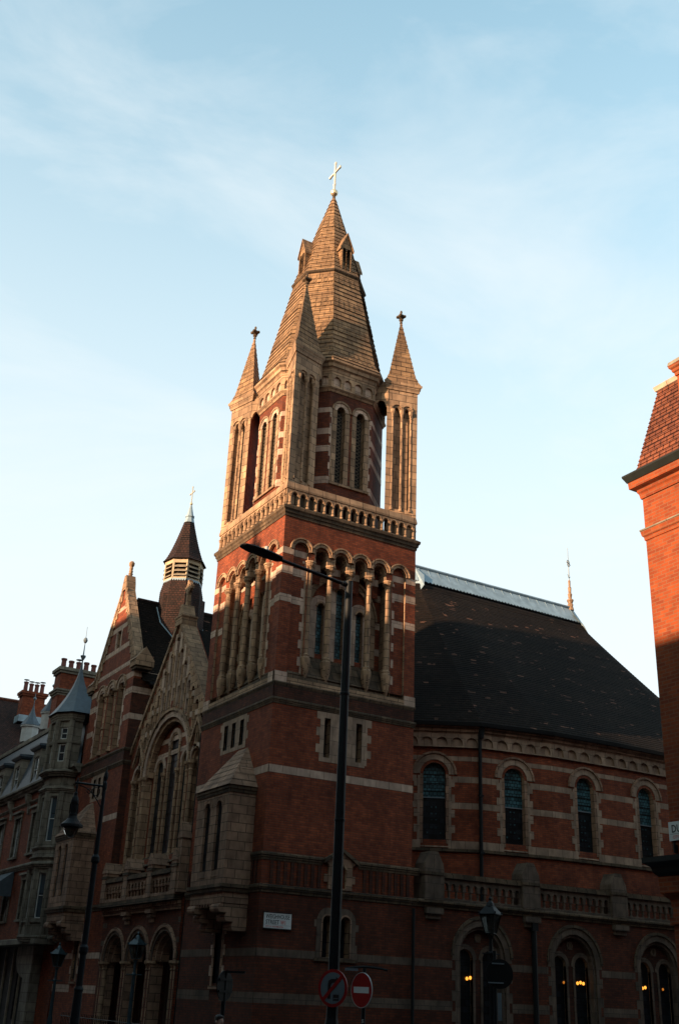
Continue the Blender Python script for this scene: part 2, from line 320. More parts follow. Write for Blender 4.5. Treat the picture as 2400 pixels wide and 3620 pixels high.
# ---- lower tower walls (two street faces share one builder)
low_out = [(0, GZ), (6, GZ), (6, 11.2), (0, 11.2)]
tw = MB()
low_holes = {1: [[(2.13, 9.38), (2.38, 9.38), (2.38, 10.79), (2.13, 10.79)], [(3.47, 9.38), (3.72, 9.38), (3.72, 10.79), (3.47, 10.79)],
                 archpts(2.60, 0.37, 2.83, 3.95, 8), archpts(3.30, 0.37, 2.83, 3.95, 8)],
             2: [[(a, 9.88), (a+0.32, 9.88), (a+0.32, 10.81), (a, 10.81)] for a in (2.18, 2.86, 3.52)] + [[(2.58, 1.9), (3.12, 1.9), (3.12, 4.2), (2.58, 4.2)]]}
low_holes[3] = low_holes[2]
F3 = Fr((0, 20.7), (0, -1), (-1, 0))          # north wing street face, mirrored
for fr, k in ((F1, 1), (F2, 2)):
    lo_h = [h for h in low_holes[k] if h[0][1] < 4]; up_h = [h for h in low_holes[k] if h[0][1] > 5]
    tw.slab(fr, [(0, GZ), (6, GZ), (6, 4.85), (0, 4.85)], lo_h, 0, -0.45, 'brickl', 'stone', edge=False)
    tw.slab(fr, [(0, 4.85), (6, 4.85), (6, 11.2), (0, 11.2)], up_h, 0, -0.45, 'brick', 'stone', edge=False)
    tw.sheet(fr, [(0, 11.2), (6, 11.2), (6, 11.72), (0, 11.72)], [], 0.02, 'brickd')
    for a, b in ((5.05, 5.72),):
        for i in range(22):
            u = 0.3+i*0.26
            if (k == 1 and 2.2 < u < 3.75) or (k != 1 and 0.6 < u < 3.6): continue
            tw.box(fr, u, u+0.12, 4.98, 5.7, -0.1, 0.05, 'brickd')
    # upper walls around the tall arcade
    ends = [(0.46, 1.10, 0.78), (4.90, 5.54, 5.22)]
    hole = [(1.10, 12.17)] + [(4.90, 12.17)] + [(4.90, 16.9)]
    # outline of the big opening follows the four arches
    cs = [1.67, 2.55, 3.43, 4.31]
    op = [(1.12, 12.17), (4.86, 12.17)]
    for c in reversed(cs):
        op += [(c+0.30*cos(pi*i/8), 16.95+0.30*sin(pi*i/8)) for i in range(9)]
    op = op[:2] + [(4.86, 16.62), (4.61, 16.62)] + op[2:] + [(1.37, 16.62), (1.12, 16.62)]
    eh = []
    for a, b, c in ends: eh.append([(a, 12.17), (b-0.02, 12.17), (b-0.02, 16.95)] + [(c+0.30*cos(pi*i/8), 16.97+0.30*sin(pi*i/8)) for i in range(9)] + [(a, 16.95)])
    tw.slab(fr, [(0, 12.17), (6, 12.17), (6, 18.3), (0, 18.3)], [op] + eh, 0, -0.75, 'brick', 'stone', edge=False)
    for e in eh: tw.sheet(fr, e, [], -0.10, 'brick')
    # sloping sill of the arcade
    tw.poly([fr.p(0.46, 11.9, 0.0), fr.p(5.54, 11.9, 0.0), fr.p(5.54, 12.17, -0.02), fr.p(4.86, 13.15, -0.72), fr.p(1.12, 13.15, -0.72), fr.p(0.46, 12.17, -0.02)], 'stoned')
    tw.poly([fr.p(1.10, 13.15, -0.72), fr.p(1.10, 12.17, 0), fr.p(1.10, 12.0, 0)], 'stone'); tw.poly([fr.p(4.88, 13.15, -0.72), fr.p(4.88, 12.17, 0), fr.p(4.88, 12.0, 0)], 'stone')
    # recessed wall with three lancets
    wh = [archpts(2.97, 0.37, 13.3, 15.93, 8), archpts(2.11, 0.33, 13.33, 15.18, 8), archpts(3.86, 0.33, 13.33, 15.18, 8)]
    tw.slab(fr, [(0.9, 13.0), (5.1, 13.0), (5.1, 17.9), (0.9, 17.9)], wh, -0.72, -0.95, 'brick', 'stone', edge=False)
    for z in (13.75, 15.11-0.3, 16.23-0.27): tw.box(fr, 1.0, 1.62, z, z+0.27, -0.74, -0.715, 'stonep'); tw.box(fr, 4.35, 5.0, z, z+0.27, -0.74, -0.715, 'stonep')
# back walls of the tower
tw.poly([(6, 0, GZ), (6, 6, GZ), (6, 6, 18.3), (6, 0, 18.3)], 'brick'); tw.poly([(0, 6, 11), (6, 6, 11), (6, 6, 18.3), (0, 6, 18.3)], 'brick')
tower = obj('tower_wall', tw, church)

TRS = []
for fr, k in ((F1, 1), (F2, 2)):
    tr = MB(); TRS.append(tr)
    for z0, z1 in ((8.60, 8.86), (2.75, 2.99), (1.37, 1.68)):
        segs = [(-0.004, 6)]
        if k == 2 and z0 > 8: segs = [(-0.004, 1.25), (3.45, 6)]
        if k == 2 and z0 < 8: segs = [(-0.004, 2.5), (3.28, 6)]
        if k == 1 and 2 < z0 < 3: segs = [(-0.004, 2.18), (3.72, 6)]
        for a, b in segs:
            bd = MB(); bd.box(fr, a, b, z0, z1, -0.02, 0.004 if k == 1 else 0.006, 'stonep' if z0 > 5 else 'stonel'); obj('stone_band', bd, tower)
    # bands on the pilasters beside the arcade
    for z0, z1 in ((16.72, 16.97), (15.93, 16.23), (14.83, 15.11)):
        for a, b in ((-0.004, 0.46), (5.54, 6.0)): tr.box(fr, a, b, z0, z1, -0.02, 0.005 if k == 1 else 0.007, 'stonep')
        for a, b in ((0.462, 1.08), (4.92, 5.538)): tr.box(fr, a, b, z0, z1, -0.12, -0.09, 'stonep')
    for ue, sd_ in ((1.11, -1), (4.87, 1)):
        quoins(tr, fr, ue, sd_, 12.2, 16.6, -0.085, wl=0.20, ws=0.09)
        tr.box(fr, min(ue, ue-sd_*0.06), max(ue, ue-sd_*0.06), 12.2, 16.6, -0.70, -0.02, 'stone')
    # pilaster base stones
    for a, b in ((-0.03, 0.47), (5.53, 6.03)): tr.box(fr, a, b, 11.8, 12.17, -0.1, 0.035 if k == 1 else 0.03, 'stonep')
    tr.box(fr, 0.47, 5.53, 11.78, 12.0, -0.1, 0.02, 'stone')
    for c in (0.78, 1.67, 2.55, 3.43, 4.31, 5.22):
        inner = 0 < cs.index(c)+1 if c in cs else False
        tr.ring(fr, c, 16.96, 0.33, 0.455, 0.05, -0.1, 'stone')
        tr.ring(fr, c, 16.96, 0.445, 0.50, 0.085, 0.0, 'stone')
        if c in cs:
            tr.ring(fr, c, 16.96, 0.245, 0.34, -0.05, -0.30, 'stone')
            tr.ring(fr, c, 16.96, 0.20, 0.25, -0.25, -0.5, 'stone')
            for s_ in (-1, 1):
                tr.box(fr, c+s_*0.34-0.09, c+s_*0.34+0.09, 16.62, 16.97, -0.5, -0.02, 'stone')
            tr.sheet(fr, archpts(c, 0.5, 16.0, 16.95), [], -0.52, 'brick')
            tr.box(fr, c-0.26, c+0.26, 16.50, 16.78, -0.54, -0.50, 'stonep')
    # great arch and lancet surrounds in the recess
    tr.ring(fr, 2.99, 15.05, 1.36, 1.56, -0.62, -0.73, 'stone', n=18)
    tr.ring(fr, 2.99, 15.05, 1.54, 1.62, -0.56, -0.73, 'stone', n=18)
    for s_ in (-1, 1): tr.box(fr, 2.99+s_*1.46-0.10, 2.99+s_*1.46+0.10, 13.15, 15.05, -0.73, -0.62, 'stone')
    for c, hw, zs in ((2.97, 0.185, 15.93), (2.11, 0.165, 15.18), (3.86, 0.165, 15.18)):
        tr.ring(fr, c, zs, hw+0.002, hw+0.30, -0.66, -0.73, 'stonep'); tr.ring(fr, c, zs, hw-0.01, hw+0.06, -0.63, -0.8, 'stone')
        for s_ in (-1, 1): tr.box(fr, c+s_*(hw+0.14)-0.135, c+s_*(hw+0.14)+0.135, 13.15, zs, -0.73, -0.665+0.004*s_, 'stonep')
    # flat-headed window surrounds
tr = TRS[0]
obj_ = obj
tr = MB()
for a, b in ((1.98, 3.87),):
    tr.slab(F1, [(a, 9.22), (b, 9.22), (b, 10.99), (a, 10.99)], [[(2.13, 9.38), (2.38, 9.38), (2.38, 10.79), (2.13, 10.79)], [(3.47, 9.38), (3.72, 9.38), (3.72, 10.79), (3.47, 10.79)]], 0.012, -0.06, 'stonen')
    quoins(tr, F1, a, -1, 9.22, 10.99, 0.010, mat='stonen', wl=0.17, ws=0.02, h=0.3); quoins(tr, F1, b, 1, 9.3, 10.99, 0.010, mat='stonen', wl=0.26, ws=0.08, h=0.28)
def three_slots(fr):
    tr.slab(fr, [(1.98, 9.74), (4.02, 9.74), (4.02, 10.99), (1.98, 10.99)], low_holes[2][:3], 0.012, -0.06, 'stonen')
    quoins(tr, fr, 1.98, -1, 9.74, 10.9, 0.010, mat='stonen', wl=0.17, ws=0.03, h=0.3); quoins(tr, fr, 4.02, 1, 9.74, 10.9, 0.010, mat='stonen', wl=0.17, ws=0.03, h=0.3)
obj('slot_window_surround', tr, tower); tr = MB(); three_slots(F2); obj('slot_window_surround', tr, tower); tr = MB()
# round-headed pair near the street on the side face
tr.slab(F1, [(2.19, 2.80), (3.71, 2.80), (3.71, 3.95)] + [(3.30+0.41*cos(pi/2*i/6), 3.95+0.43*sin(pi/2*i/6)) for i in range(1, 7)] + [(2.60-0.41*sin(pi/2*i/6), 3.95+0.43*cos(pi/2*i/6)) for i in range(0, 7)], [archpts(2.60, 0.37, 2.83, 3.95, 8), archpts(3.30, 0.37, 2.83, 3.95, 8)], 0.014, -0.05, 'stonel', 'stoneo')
for c in (2.60, 3.30):
    tr.ring(F1, c, 3.95, 0.187, 0.235, 0.035, -0.2, 'stoneo')
    for s_ in (-1, 1): tr.box(F1, c+s_*0.212-0.023, c+s_*0.212+0.023, 2.83, 3.95, -0.2, 0.033, 'stoneo')
tr.box(F1, 2.09, 2.2, 3.76, 3.98, -0.02, 0.010, 'stonel'); tr.box(F1, 3.70, 3.84, 3.68, 3.90, -0.02, 0.010, 'stonel'); tr.box(F1, 3.70, 3.79, 2.95, 3.25, -0.02, 0.010, 'stonel')
tr.box(F1, 2.12, 3.8, 2.70, 2.79, -0.02, 0.06, 'stoned')
obj('window_surround', tr, tower)
for q_ in TRS: obj('arcade_dressing', q_, tower)
# strings
def string_course(path, z0, z1, pr, mat='stoned', parent=None):
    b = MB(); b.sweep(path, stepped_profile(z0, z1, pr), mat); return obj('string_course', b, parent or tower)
PT = [(0, 6), (0, 0), (6, 0)]
string_course([(0, 3.45+0), (0, 6)][::-1], 4.70, 4.95, 0.09); string_course([(0, 0.7), (0, 0), (6.3, 0)], 4.70, 4.95, 0.09)
string_course([(0, 0.75), (0, 0), (2.3, 0)], 5.72, 5.97, 0.09); string_course([(3.75, 0), (6.3, 0)], 5.72, 5.97, 0.09)
string_course([(0, 6), (0, 0), (6, 0), (6, .4)], 11.01, 11.22, 0.075); string_course([(0, 6), (0, 0), (6, 0), (6, .4)], 11.64, 11.80, 0.06)
cb = MB(); CP = [(0, 6.0), (0, 0), (6, 0), (6, 6), (0, 6)]
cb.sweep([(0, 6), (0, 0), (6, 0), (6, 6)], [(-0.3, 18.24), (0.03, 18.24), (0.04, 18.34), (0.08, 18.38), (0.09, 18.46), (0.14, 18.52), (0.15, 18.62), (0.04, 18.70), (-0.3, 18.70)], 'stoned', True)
obj('cornice', cb, tower)
# glazing of the tower windows
def glaze(parent, fr, out, d, mat='glass', frame=True, label=None):
    b = MB(); b.sheet(fr, out, [], d, mat)
    us = [u for u, z in out]; zs = [z for u, z in out]; zc = min(zs)
    if frame:
        while zc+0.5 < max(zs)-0.2:
            zc += 0.55; b.box(fr, min(us), max(us), zc, zc+0.018, d, d+0.02, 'black')
    return obj('window', b, parent, label=label)
for fr, k in ((F1, 1), (F2, 2)):
    for h in low_holes[k]: glaze(tower, fr, h, -0.34 if k == 1 else -0.07)
    for c, hw, zs in ((2.97, 0.37, 15.93), (2.11, 0.33, 15.18), (3.86, 0.33, 15.18)): glaze(tower, fr, archpts(c, hw, 13.3, zs), -0.88, 'stained')
# niche head (aedicule) over the string on the side face
ae = MB()
ae.slab(F1, [(2.52, 4.97), (3.46, 4.97), (3.46, 5.75), (3.60, 5.85), (3.0, 6.22), (2.42, 5.85), (2.52, 5.75)], [archpts(3.0, 0.42, 5.02, 5.52)], 0.10, -0.08, 'stoneo', 'stone')
ae.box(F1, 2.38, 2.53, 5.2, 5.45, -0.02, 0.06, 'stoneo'); ae.box(F1, 3.45, 3.60, 5.2, 5.45, -0.02, 0.06, 'stoneo')
for s_ in (-1, 1): ae.ext(F1, [(3.0, 6.22), (3.0, 6.34), (3.0+s_*0.68, 5.94), (3.0+s_*0.68, 5.80)], 0.18, -0.05, 'stoned')
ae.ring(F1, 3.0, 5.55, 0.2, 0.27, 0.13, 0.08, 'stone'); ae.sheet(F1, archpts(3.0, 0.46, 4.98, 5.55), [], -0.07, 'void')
obj('niche', ae, tower)
# freestanding arcade columns with corbels
for fr, k in ((F1, 1), (F2, 2)):
    for i, u in enumerate((1.23, 2.11, 2.99, 3.87, 4.75)):
        b = MB(); p = fr.p(u, 0, -0.10)
        b.lathe((p.x, p.y, 0), [(0.03, 11.98), (0.09, 12.12), (0.155, 12.40), (0.195, 12.68), (0.20, 12.84), (0.165, 12.90), (0.175, 12.97), (0.13, 13.02), (0.12, 13.06),
            (0.118, 14.2), (0.112, 16.22), (0.125, 16.24), (0.125, 16.28), (0.105, 16.30), (0.13, 16.40), (0.20, 16.47), (0.20, 16.55), (0.23, 16.57), (0.23, 16.63), (0.05, 16.64)], 'stone', 12)
        obj('column', b, tower)
# ---- pierced parapet
pb = MB()
for j, fr in enumerate((F1, F2, Fr((6, 6), (-1, 0), (0, 1)), Fr((6, 6), (0, -1), (1, 0)))):
    hs = [archpts(0.34+0.380*i, 0.215, 18.74, 19.16, 5) for i in range(15)]
    e = 0.0 if j % 2 == 0 else 0.14
    pb.slab(fr, [(e, 18.68), (6-e, 18.68), (6-e, 19.42), (e, 19.42)], hs, 0.0, -0.14, 'stone', back=True, edge=False)
    for i in range(15): pb.ring(fr, 0.34+0.38*i, 19.16, 0.135, 0.19, 0.04, -0.02, 'stone', n=8)
    for i in list(range(3)) + list(range(12, 15)): pb.sheet(fr, hs[i], [], -0.10, 'stoned')
    for i in range(16):
        p = fr.p(0.15+0.380*i, 0, 0.0); pb.lathe((p.x, p.y, 0), [(0.085, 18.70), (0.085, 18.76), (0.06, 18.80), (0.06, 19.04), (0.075, 19.06), (0.10, 19.12), (0.10, 19.17)], 'stone', 8)
pb.sweep([(0, 6), (0, 0), (6, 0), (6, 6)], [(-0.16, 19.40), (0.03, 19.40), (0.04, 19.47), (0.0, 19.69), (-0.35, 19.72), (-0.35, 19.40)], 'stone', True)
pb.poly([(0.1, 0.1, 18.72), (5.9, 0.1, 18.72), (5.9, 5.9, 18.72), (0.1, 5.9, 18.72)], 'leadd')
obj('parapet', pb, church)

# ---- octagonal belfry
AP = 2.5
def octv(a, lo=None):
    k = a*0.41421
    return [(3-k, 3-a), (3+k, 3-a), (3+a, 3-k), (3+a, 3+k), (3+k, 3+a), (3-k, 3+a), (3-a, 3+k), (3-a, 3-k)]
OV = octv(AP)[::-1]; OV = OV   # reversed order below keeps outward to the right
oct_ccw = octv(AP)
bf = MB(); bt = MB(); wins = []
LBZ = ((23.62, 23.84), (22.60, 22.87), (21.80, 22.07), (20.36, 20.67))
for i in range(8):
    a, b = oct_ccw[i], oct_ccw[(i+1) % 8]; Lh = (Vector(b)-Vector(a)).length
    fr = Fr(a, (b[0]-a[0], b[1]-a[1]))
    hs = []
    if i % 2 == 0:
        hs = [archpts(Lh/2+s_*0.475, 0.42, 20.52, 23.80, 8) for s_ in (-1, 1)]
    bf.slab(fr, [(0, 18.9), (Lh, 18.9), (Lh, 26.0), (0, 26.0)], hs, 0, -0.45, 'brickm', 'stone', edge=False)
    for z0, z1 in LBZ:
        if i % 2: bt.box(fr, -0.005, Lh+0.005, z0, z1, -0.05, 0.006, 'stonep')
        else: bt.box(fr, -0.002, 0.14, z0, z1, -0.05, 0.006, 'stonep'); bt.box(fr, Lh-0.14, Lh+0.002, z0, z1, -0.05, 0.006, 'stonep')
    if hs:
        for s_ in (-1, 1):
            c = Lh/2+s_*0.475
            bt.ring(fr, c, 23.80, 0.37, 0.455, 0.07, -0.02, 'stone'); bt.ring(fr, c, 23.80, 0.20, 0.38, 0.03, -0.1, 'stonep')
            bt.ring(fr, c, 23.80, 0.20, 0.245, -0.02, -0.3, 'stone')
            for t_ in (-1, 1):
                bt.box(fr, c+t_*0.31-0.10, c+t_*0.31+0.10, 20.45, 23.8, -0.1, 0.025+0.004*t_*s_, 'stone')
                p = fr.p(c+t_*0.245, 0, -0.02); bt.lathe((p.x, p.y, 0), [(0.05, 20.5), (0.05, 23.75)], 'stone', 6)
            wins.append((fr, archpts(c, 0.42, 20.52, 23.80, 8)))
        bt.box(fr, 0.1, Lh-0.1, 20.36, 20.46, -0.05, 0.08, 'stone')
        quoins(bt, fr, 0.14, -1, 20.7, 23.6, 0.008, wl=0.10, ws=0.03, h=0.3); quoins(bt, fr, Lh-0.14, 1, 20.7, 23.6, 0.008, wl=0.10, ws=0.03, h=0.3)
    # blind arcade under the eaves
    nA = 4; w = Lh/nA
    ah = [archpts(w*(q+0.5), 0.36, 24.86, 25.14, 6) for q in range(nA)]
    o_ = 0.10
    bt.slab(fr, [(-0.04, 24.80), (Lh+0.04, 24.80), (Lh+0.04, 25.55), (-0.04, 25.55)], ah, o_, 0.0, 'stone', edge=False)
    for h in ah: bt.sheet(fr, h, [], 0.012, 'stonep')
bt.sweep(oct_ccw, [(-0.1, 24.60), (0.03, 24.60), (0.08, 24.68), (0.14, 24.74), (0.14, 24.80), (-0.1, 24.80)], 'stone', True)
bt.sweep(oct_ccw, [(-0.1, 25.53), (0.12, 25.53), (0.14, 25.66), (0.22, 25.72), (0.24, 25.86), (0.33, 25.93), (0.34, 26.02), (0.10, 26.12), (-0.2, 26.12)], 'stone', True)
belfry = obj('belfry', bf, church); obj('belfry_dressing', bt, belfry)
for fr, out in wins:
    b = MB(); dz_ = 0.10 if abs(fr.N.x) > 0.9 else 0.0
    b.sheet(fr, out, [], -0.30+dz_*1.5, 'void')
    us = [u for u, z in out]; u0, u1 = min(us)+0.01, max(us)-0.01; z = 20.55
    while z < 23.75:      # pierced lattice of slanting bars
        for q in (0, 1):
            a0, a1 = (u0, u1) if q else (u1, u0)
            P = [fr.p(a0, z, -0.2+dz_), fr.p(a0, z+0.04, -0.2+dz_), fr.p(a1, z+0.30, -0.2+dz_), fr.p(a1, z+0.26, -0.2+dz_)]
            b.poly(P, 'lattice')
        z += 0.17
    obj('lattice_window', b, belfry)

# ---- corner turrets: three-sided shafts with pyramid caps
def turret(c, d1, d2, mirror=False):
    """c corner, d1/d2 the outer directions along the two street sides"""
    c = Vector(c); A = c; B = c+Vector(d1)*1.33+Vector(d2)*0.35; D = c+Vector(d2)*1.33+Vector(d1)*0.35
    b = MB(); tri = [A, B, D]
    ctr = (A+B+D)/3
    def side(P, Q, stone=True):
        U = (Q-P); fr = Fr(P, U); 
        if fr.N.dot(Vector((*(P-ctr), 0))) < 0: fr = Fr(P, U, (-fr.N.x, -fr.N.y))
        return fr, U.length
    for (P, Q, kind) in ((A, B, 1), (A, D, 1), (B, D, 0)):
        fr, Ln = side(P, Q)
        if kind:
            m_ = Ln/2
            h = [(m_-0.45, 19.95), (m_+0.45, 19.95), (m_+0.45, 24.65)] + [(m_+0.225+0.225*cos(pi*i/6), 24.65+0.225*sin(pi*i/6)) for i in range(1, 7)] + [(m_-0.225+0.225*cos(pi*i/6), 24.65+0.225*sin(pi*i/6)) for i in range(1, 7)]
            b.slab(fr, [(0, 18.72), (Ln, 18.72), (Ln, 25.6), (0, 25.6)], [h], 0, -0.22, 'stone', edge=False)
            b.sheet(fr, h, [], -0.215, 'stone')
            for s_ in (-1, 0, 1):
                p = fr.p(m_+s_*0.41, 0, -0.03)
                b.lathe((p.x, p.y, 0), [(0.08, 19.90), (0.08, 20.0), (0.055, 20.06), (0.055, 24.25), (0.075, 24.28), (0.055, 24.32), (0.075, 24.40), (0.115, 24.50), (0.115, 24.62), (0.02, 24.63)], 'stone', 8)
            for s_ in (-1, 1):
                b.ring(fr, m_+s_*0.225, 24.65, 0.22, 0.285, 0.035, -0.02, 'stone', n=8)
                b.ring(fr, m_+s_*0.225, 24.65, 0.10, 0.22, -0.02, -0.21, 'stone', n=8)
        else:
            b.slab(fr, [(0, 18.72), (Ln, 18.72), (Ln, 25.6), (0, 25.6)], [], 0, -0.1, 'brick', edge=False)
    path = [tuple(A), tuple(B), tuple(D)]
    area = (B-A).x*(D-A).y-(B-A).y*(D-A).x
    if area < 0: path = [tuple(A), tuple(D), tuple(B)]
    b.sweep(path, [(-0.05, 25.58), (0.04, 25.58), (0.05, 25.68), (0.07, 25.73), (0.07, 25.80), (0.10, 25.86), (0.11, 25.96), (-0.02, 26.0)], 'stone', True)
    o = obj('corner_turret', b, church)
    r = MB(); zb, za = 25.98, 29.45; nC = 15
    def rad(t, lift=0.0):
        g = 1.0-t
        g += 0.17*max(0, 1-t*9)
        return g*1.0
    vs = [Vector(q) for q in path]
    for i in range(nC):
        t0, t1 = i/nC, (i+1)/nC
        g0 = rad(t0)+0.035; g1 = rad(t1)*1.0
        z0, z1 = zb+(za-zb)*t0, zb+(za-zb)*t1
        lo = [Vector((*(ctr+(v-ctr)*g0), z0)) for v in vs]; hi = [Vector((*(ctr+(v-ctr)*max(g1, 0.02)), z1)) for v in vs]
        nx = [Vector((*(ctr+(v-ctr)*(g0-0.05)), z0)) for v in vs]
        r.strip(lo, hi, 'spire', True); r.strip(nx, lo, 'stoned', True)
    obj('turret_roof', r, o)
    f = MB(); f.lathe((ctr.x, ctr.y, 0), [(0.07, 29.35), (0.05, 29.45), (0.10, 29.50), (0.10, 29.54), (0.045, 29.58), (0.045, 29.9), (0.06, 29.95), (0.03, 30.02), (0.0001, 30.03)], 'stoned', 8)
    for q in range(4):
        a = q*pi/2+pi/4; f.ball((ctr.x+0.16*cos(a), ctr.y+0.16*sin(a), 29.70), 0.075, 'stoned', 6)
    f.lathe((ctr.x, ctr.y, 0), [(0.05, 29.6), (0.16, 29.66), (0.16, 29.74), (0.05, 29.78)], 'stoned', 8)
    obj('finial', f, o)
    # flying link to the belfry
    l_ = MB(); inn = Vector((3, 3)); mid = (B+D)/2; dirv = (inn-mid).normalized(); perp = Vector((-dirv.y, dirv.x))
    fr = Fr(mid+perp*0.34, dirv); gap = (inn-mid).length-AP
    for fr in (Fr(mid+perp*0.62, dirv), Fr(mid-perp*0.62, dirv)):
        l_.ext(fr, [(-0.05, 24.6)] + [(gap/2-0.22*cos(pi*i/6), 24.75+0.30*sin(pi*i/6)) for i in range(7)] + [(gap+0.05, 24.6), (gap+0.05, 25.95), (-0.05, 25.95)], 0.06, -0.06, 'stone')
    l_.poly([(*(mid+perp*0.6), 25.96), (*(mid-perp*0.6), 25.96), (*(mid-perp*0.6+dirv*gap), 25.96), (*(mid+perp*0.6+dirv*gap), 25.96)], 'leadd')
    obj('link_arch', l_, o)
turret((0, 0), (1, 0), (0, 1)); turret((6, 0), (-1, 0), (0, 1)); turret((0, 6), (1, 0), (0, -1)); turret((6, 6), (-1, 0), (0, -1))

# ---- spire in overlapping stone courses
sp = MB()
def spire_part(z0, z1, a0, a1, n, bell=0.0, mat='spire'):
    for i in range(n):
        t0, t1 = i/n, (i+1)/n
        A0 = a0+(a1-a0)*t0+bell*max(0, 1-t0*9)**2; A1 = a0+(a1-a0)*t1+bell*max(0, 1-t1*9)**2
        zz0, zz1 = z0+(z1-z0)*t0, z0+(z1-z0)*t1
        lo = [Vector((x, y, zz0)) for x, y in octv(A0+0.035)]; hi = [Vector((x, y, zz1)) for x, y in octv(max(A1, 0.02))]
        nx = [Vector((x, y, zz0)) for x, y in octv(A0-0.03)]
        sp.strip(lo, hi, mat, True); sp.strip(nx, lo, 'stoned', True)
        # scalloped courses: small round-ended slabs standing proud
        if (z0 < 30 and (i in (1, 2, 7, 8, 13, 14, 19, 20))) or (z0 > 30 and i in (12, 13, 14)):
            L8 = octv(A0+0.05); H8 = octv(A1+0.02)
            for q in range(8):
                if q in (3, 4): continue
                a, b = Vector((*L8[q], zz0)), Vector((*L8[(q+1) % 8], zz0)); c, d = Vector((*H8[(q+1) % 8], zz1)), Vector((*H8[q], zz1))
                m_ = max(2, int((b-a).length/0.24))
                for e in range(m_):
                    s0, s1 = (e+0.04)/m_, (e+0.96)/m_
                    P = lambda s_, t_: (a.lerp(b, s_)).lerp(d.lerp(c, s_), t_)
                    sm = (s0+s1)/2
                    pts = [P(s0, 1), P(s0, 0.45), P(s0*0.8+sm*0.2, 0.15), P(sm, -0.05), P(s1*0.8+sm*0.2, 0.15), P(s1, 0.45), P(s1, 1)]
                    sp.poly(pts, mat)
spire_part(26.06, 31.60, 2.62, 1.50, 22, bell=0.20)
spire_part(31.62, 37.05, 1.56, 0.06, 21)
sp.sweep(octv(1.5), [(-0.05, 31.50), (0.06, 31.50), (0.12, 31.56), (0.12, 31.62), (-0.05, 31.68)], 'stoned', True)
spire = obj('spire', sp, church)
for k in range(4):
    a = -pi/2+k*pi/2; nrm = Vector((cos(a), sin(a))); tn = Vector((-nrm.y, nrm.x)); c = Vector((3, 3))
    b = MB(); front = 1.50
    fr = Fr(c+nrm*front, tn, nrm)
    prof = [(-0.29, 31.72), (0.29, 31.72), (0.29, 33.05), (0, 33.80), (-0.29, 33.05)]
    hs = [archpts(s_*0.12, 0.17, 31.85, 32.95, 6) for s_ in (-1, 1)]
    b.slab(fr, prof, hs, 0, -0.25, 'spire', 'stoned', edge=False); b.sheet(fr, prof, [], -0.22, 'void')
    b.strip([fr.p(u, z, 0) for u, z in prof], [fr.p(u, z, -1.2) for u, z in prof], 'spire', True)
    for s_ in (-1, 1):
        b.ext(fr, [(0, 33.80), (0, 33.92), (s_*0.36, 33.02), (s_*0.36, 32.90)], 0.06, -1.15, 'spire')
        for u in (0.0, 0.12+0.10*s_): b.lathe(tuple(fr.p(s_*0.23*(u > 0), 0, 0.0))[:2]+(0,), [(0.035, 31.8), (0.035, 32.9)], 'spire', 6)
    obj('dormer', b, spire)
g = MB(); g.lathe((3, 3, 0), [(0.085, 36.85), (0.075, 37.12), (0.06, 37.16), (0.05, 37.22)], 'stoned', 10); g.ball((3, 3, 37.38), 0.19, 'gold', 14)
obj('orb', g, spire, smooth=True)
x = MB(); cf = Fr((3, 3), (0, 1), (-1, 0))
x.box(cf, -0.045, 0.045, 37.5, 39.22, -0.035, 0.035, 'crossw'); x.box(cf, -0.45, 0.45, 38.62, 38.70, -0.034, 0.034, 'crossw')
for u, z in ((-0.46, 38.66), (0.46, 38.66), (0, 39.23)): x.box(cf, u-0.06, u+0.06, z-0.06, z+0.06, -0.04, 0.04, 'crossw')
x.box(cf, -0.07, 0.07, 37.85, 37.95, -0.04, 0.04, 'crossw')
obj('cross', x, spire)

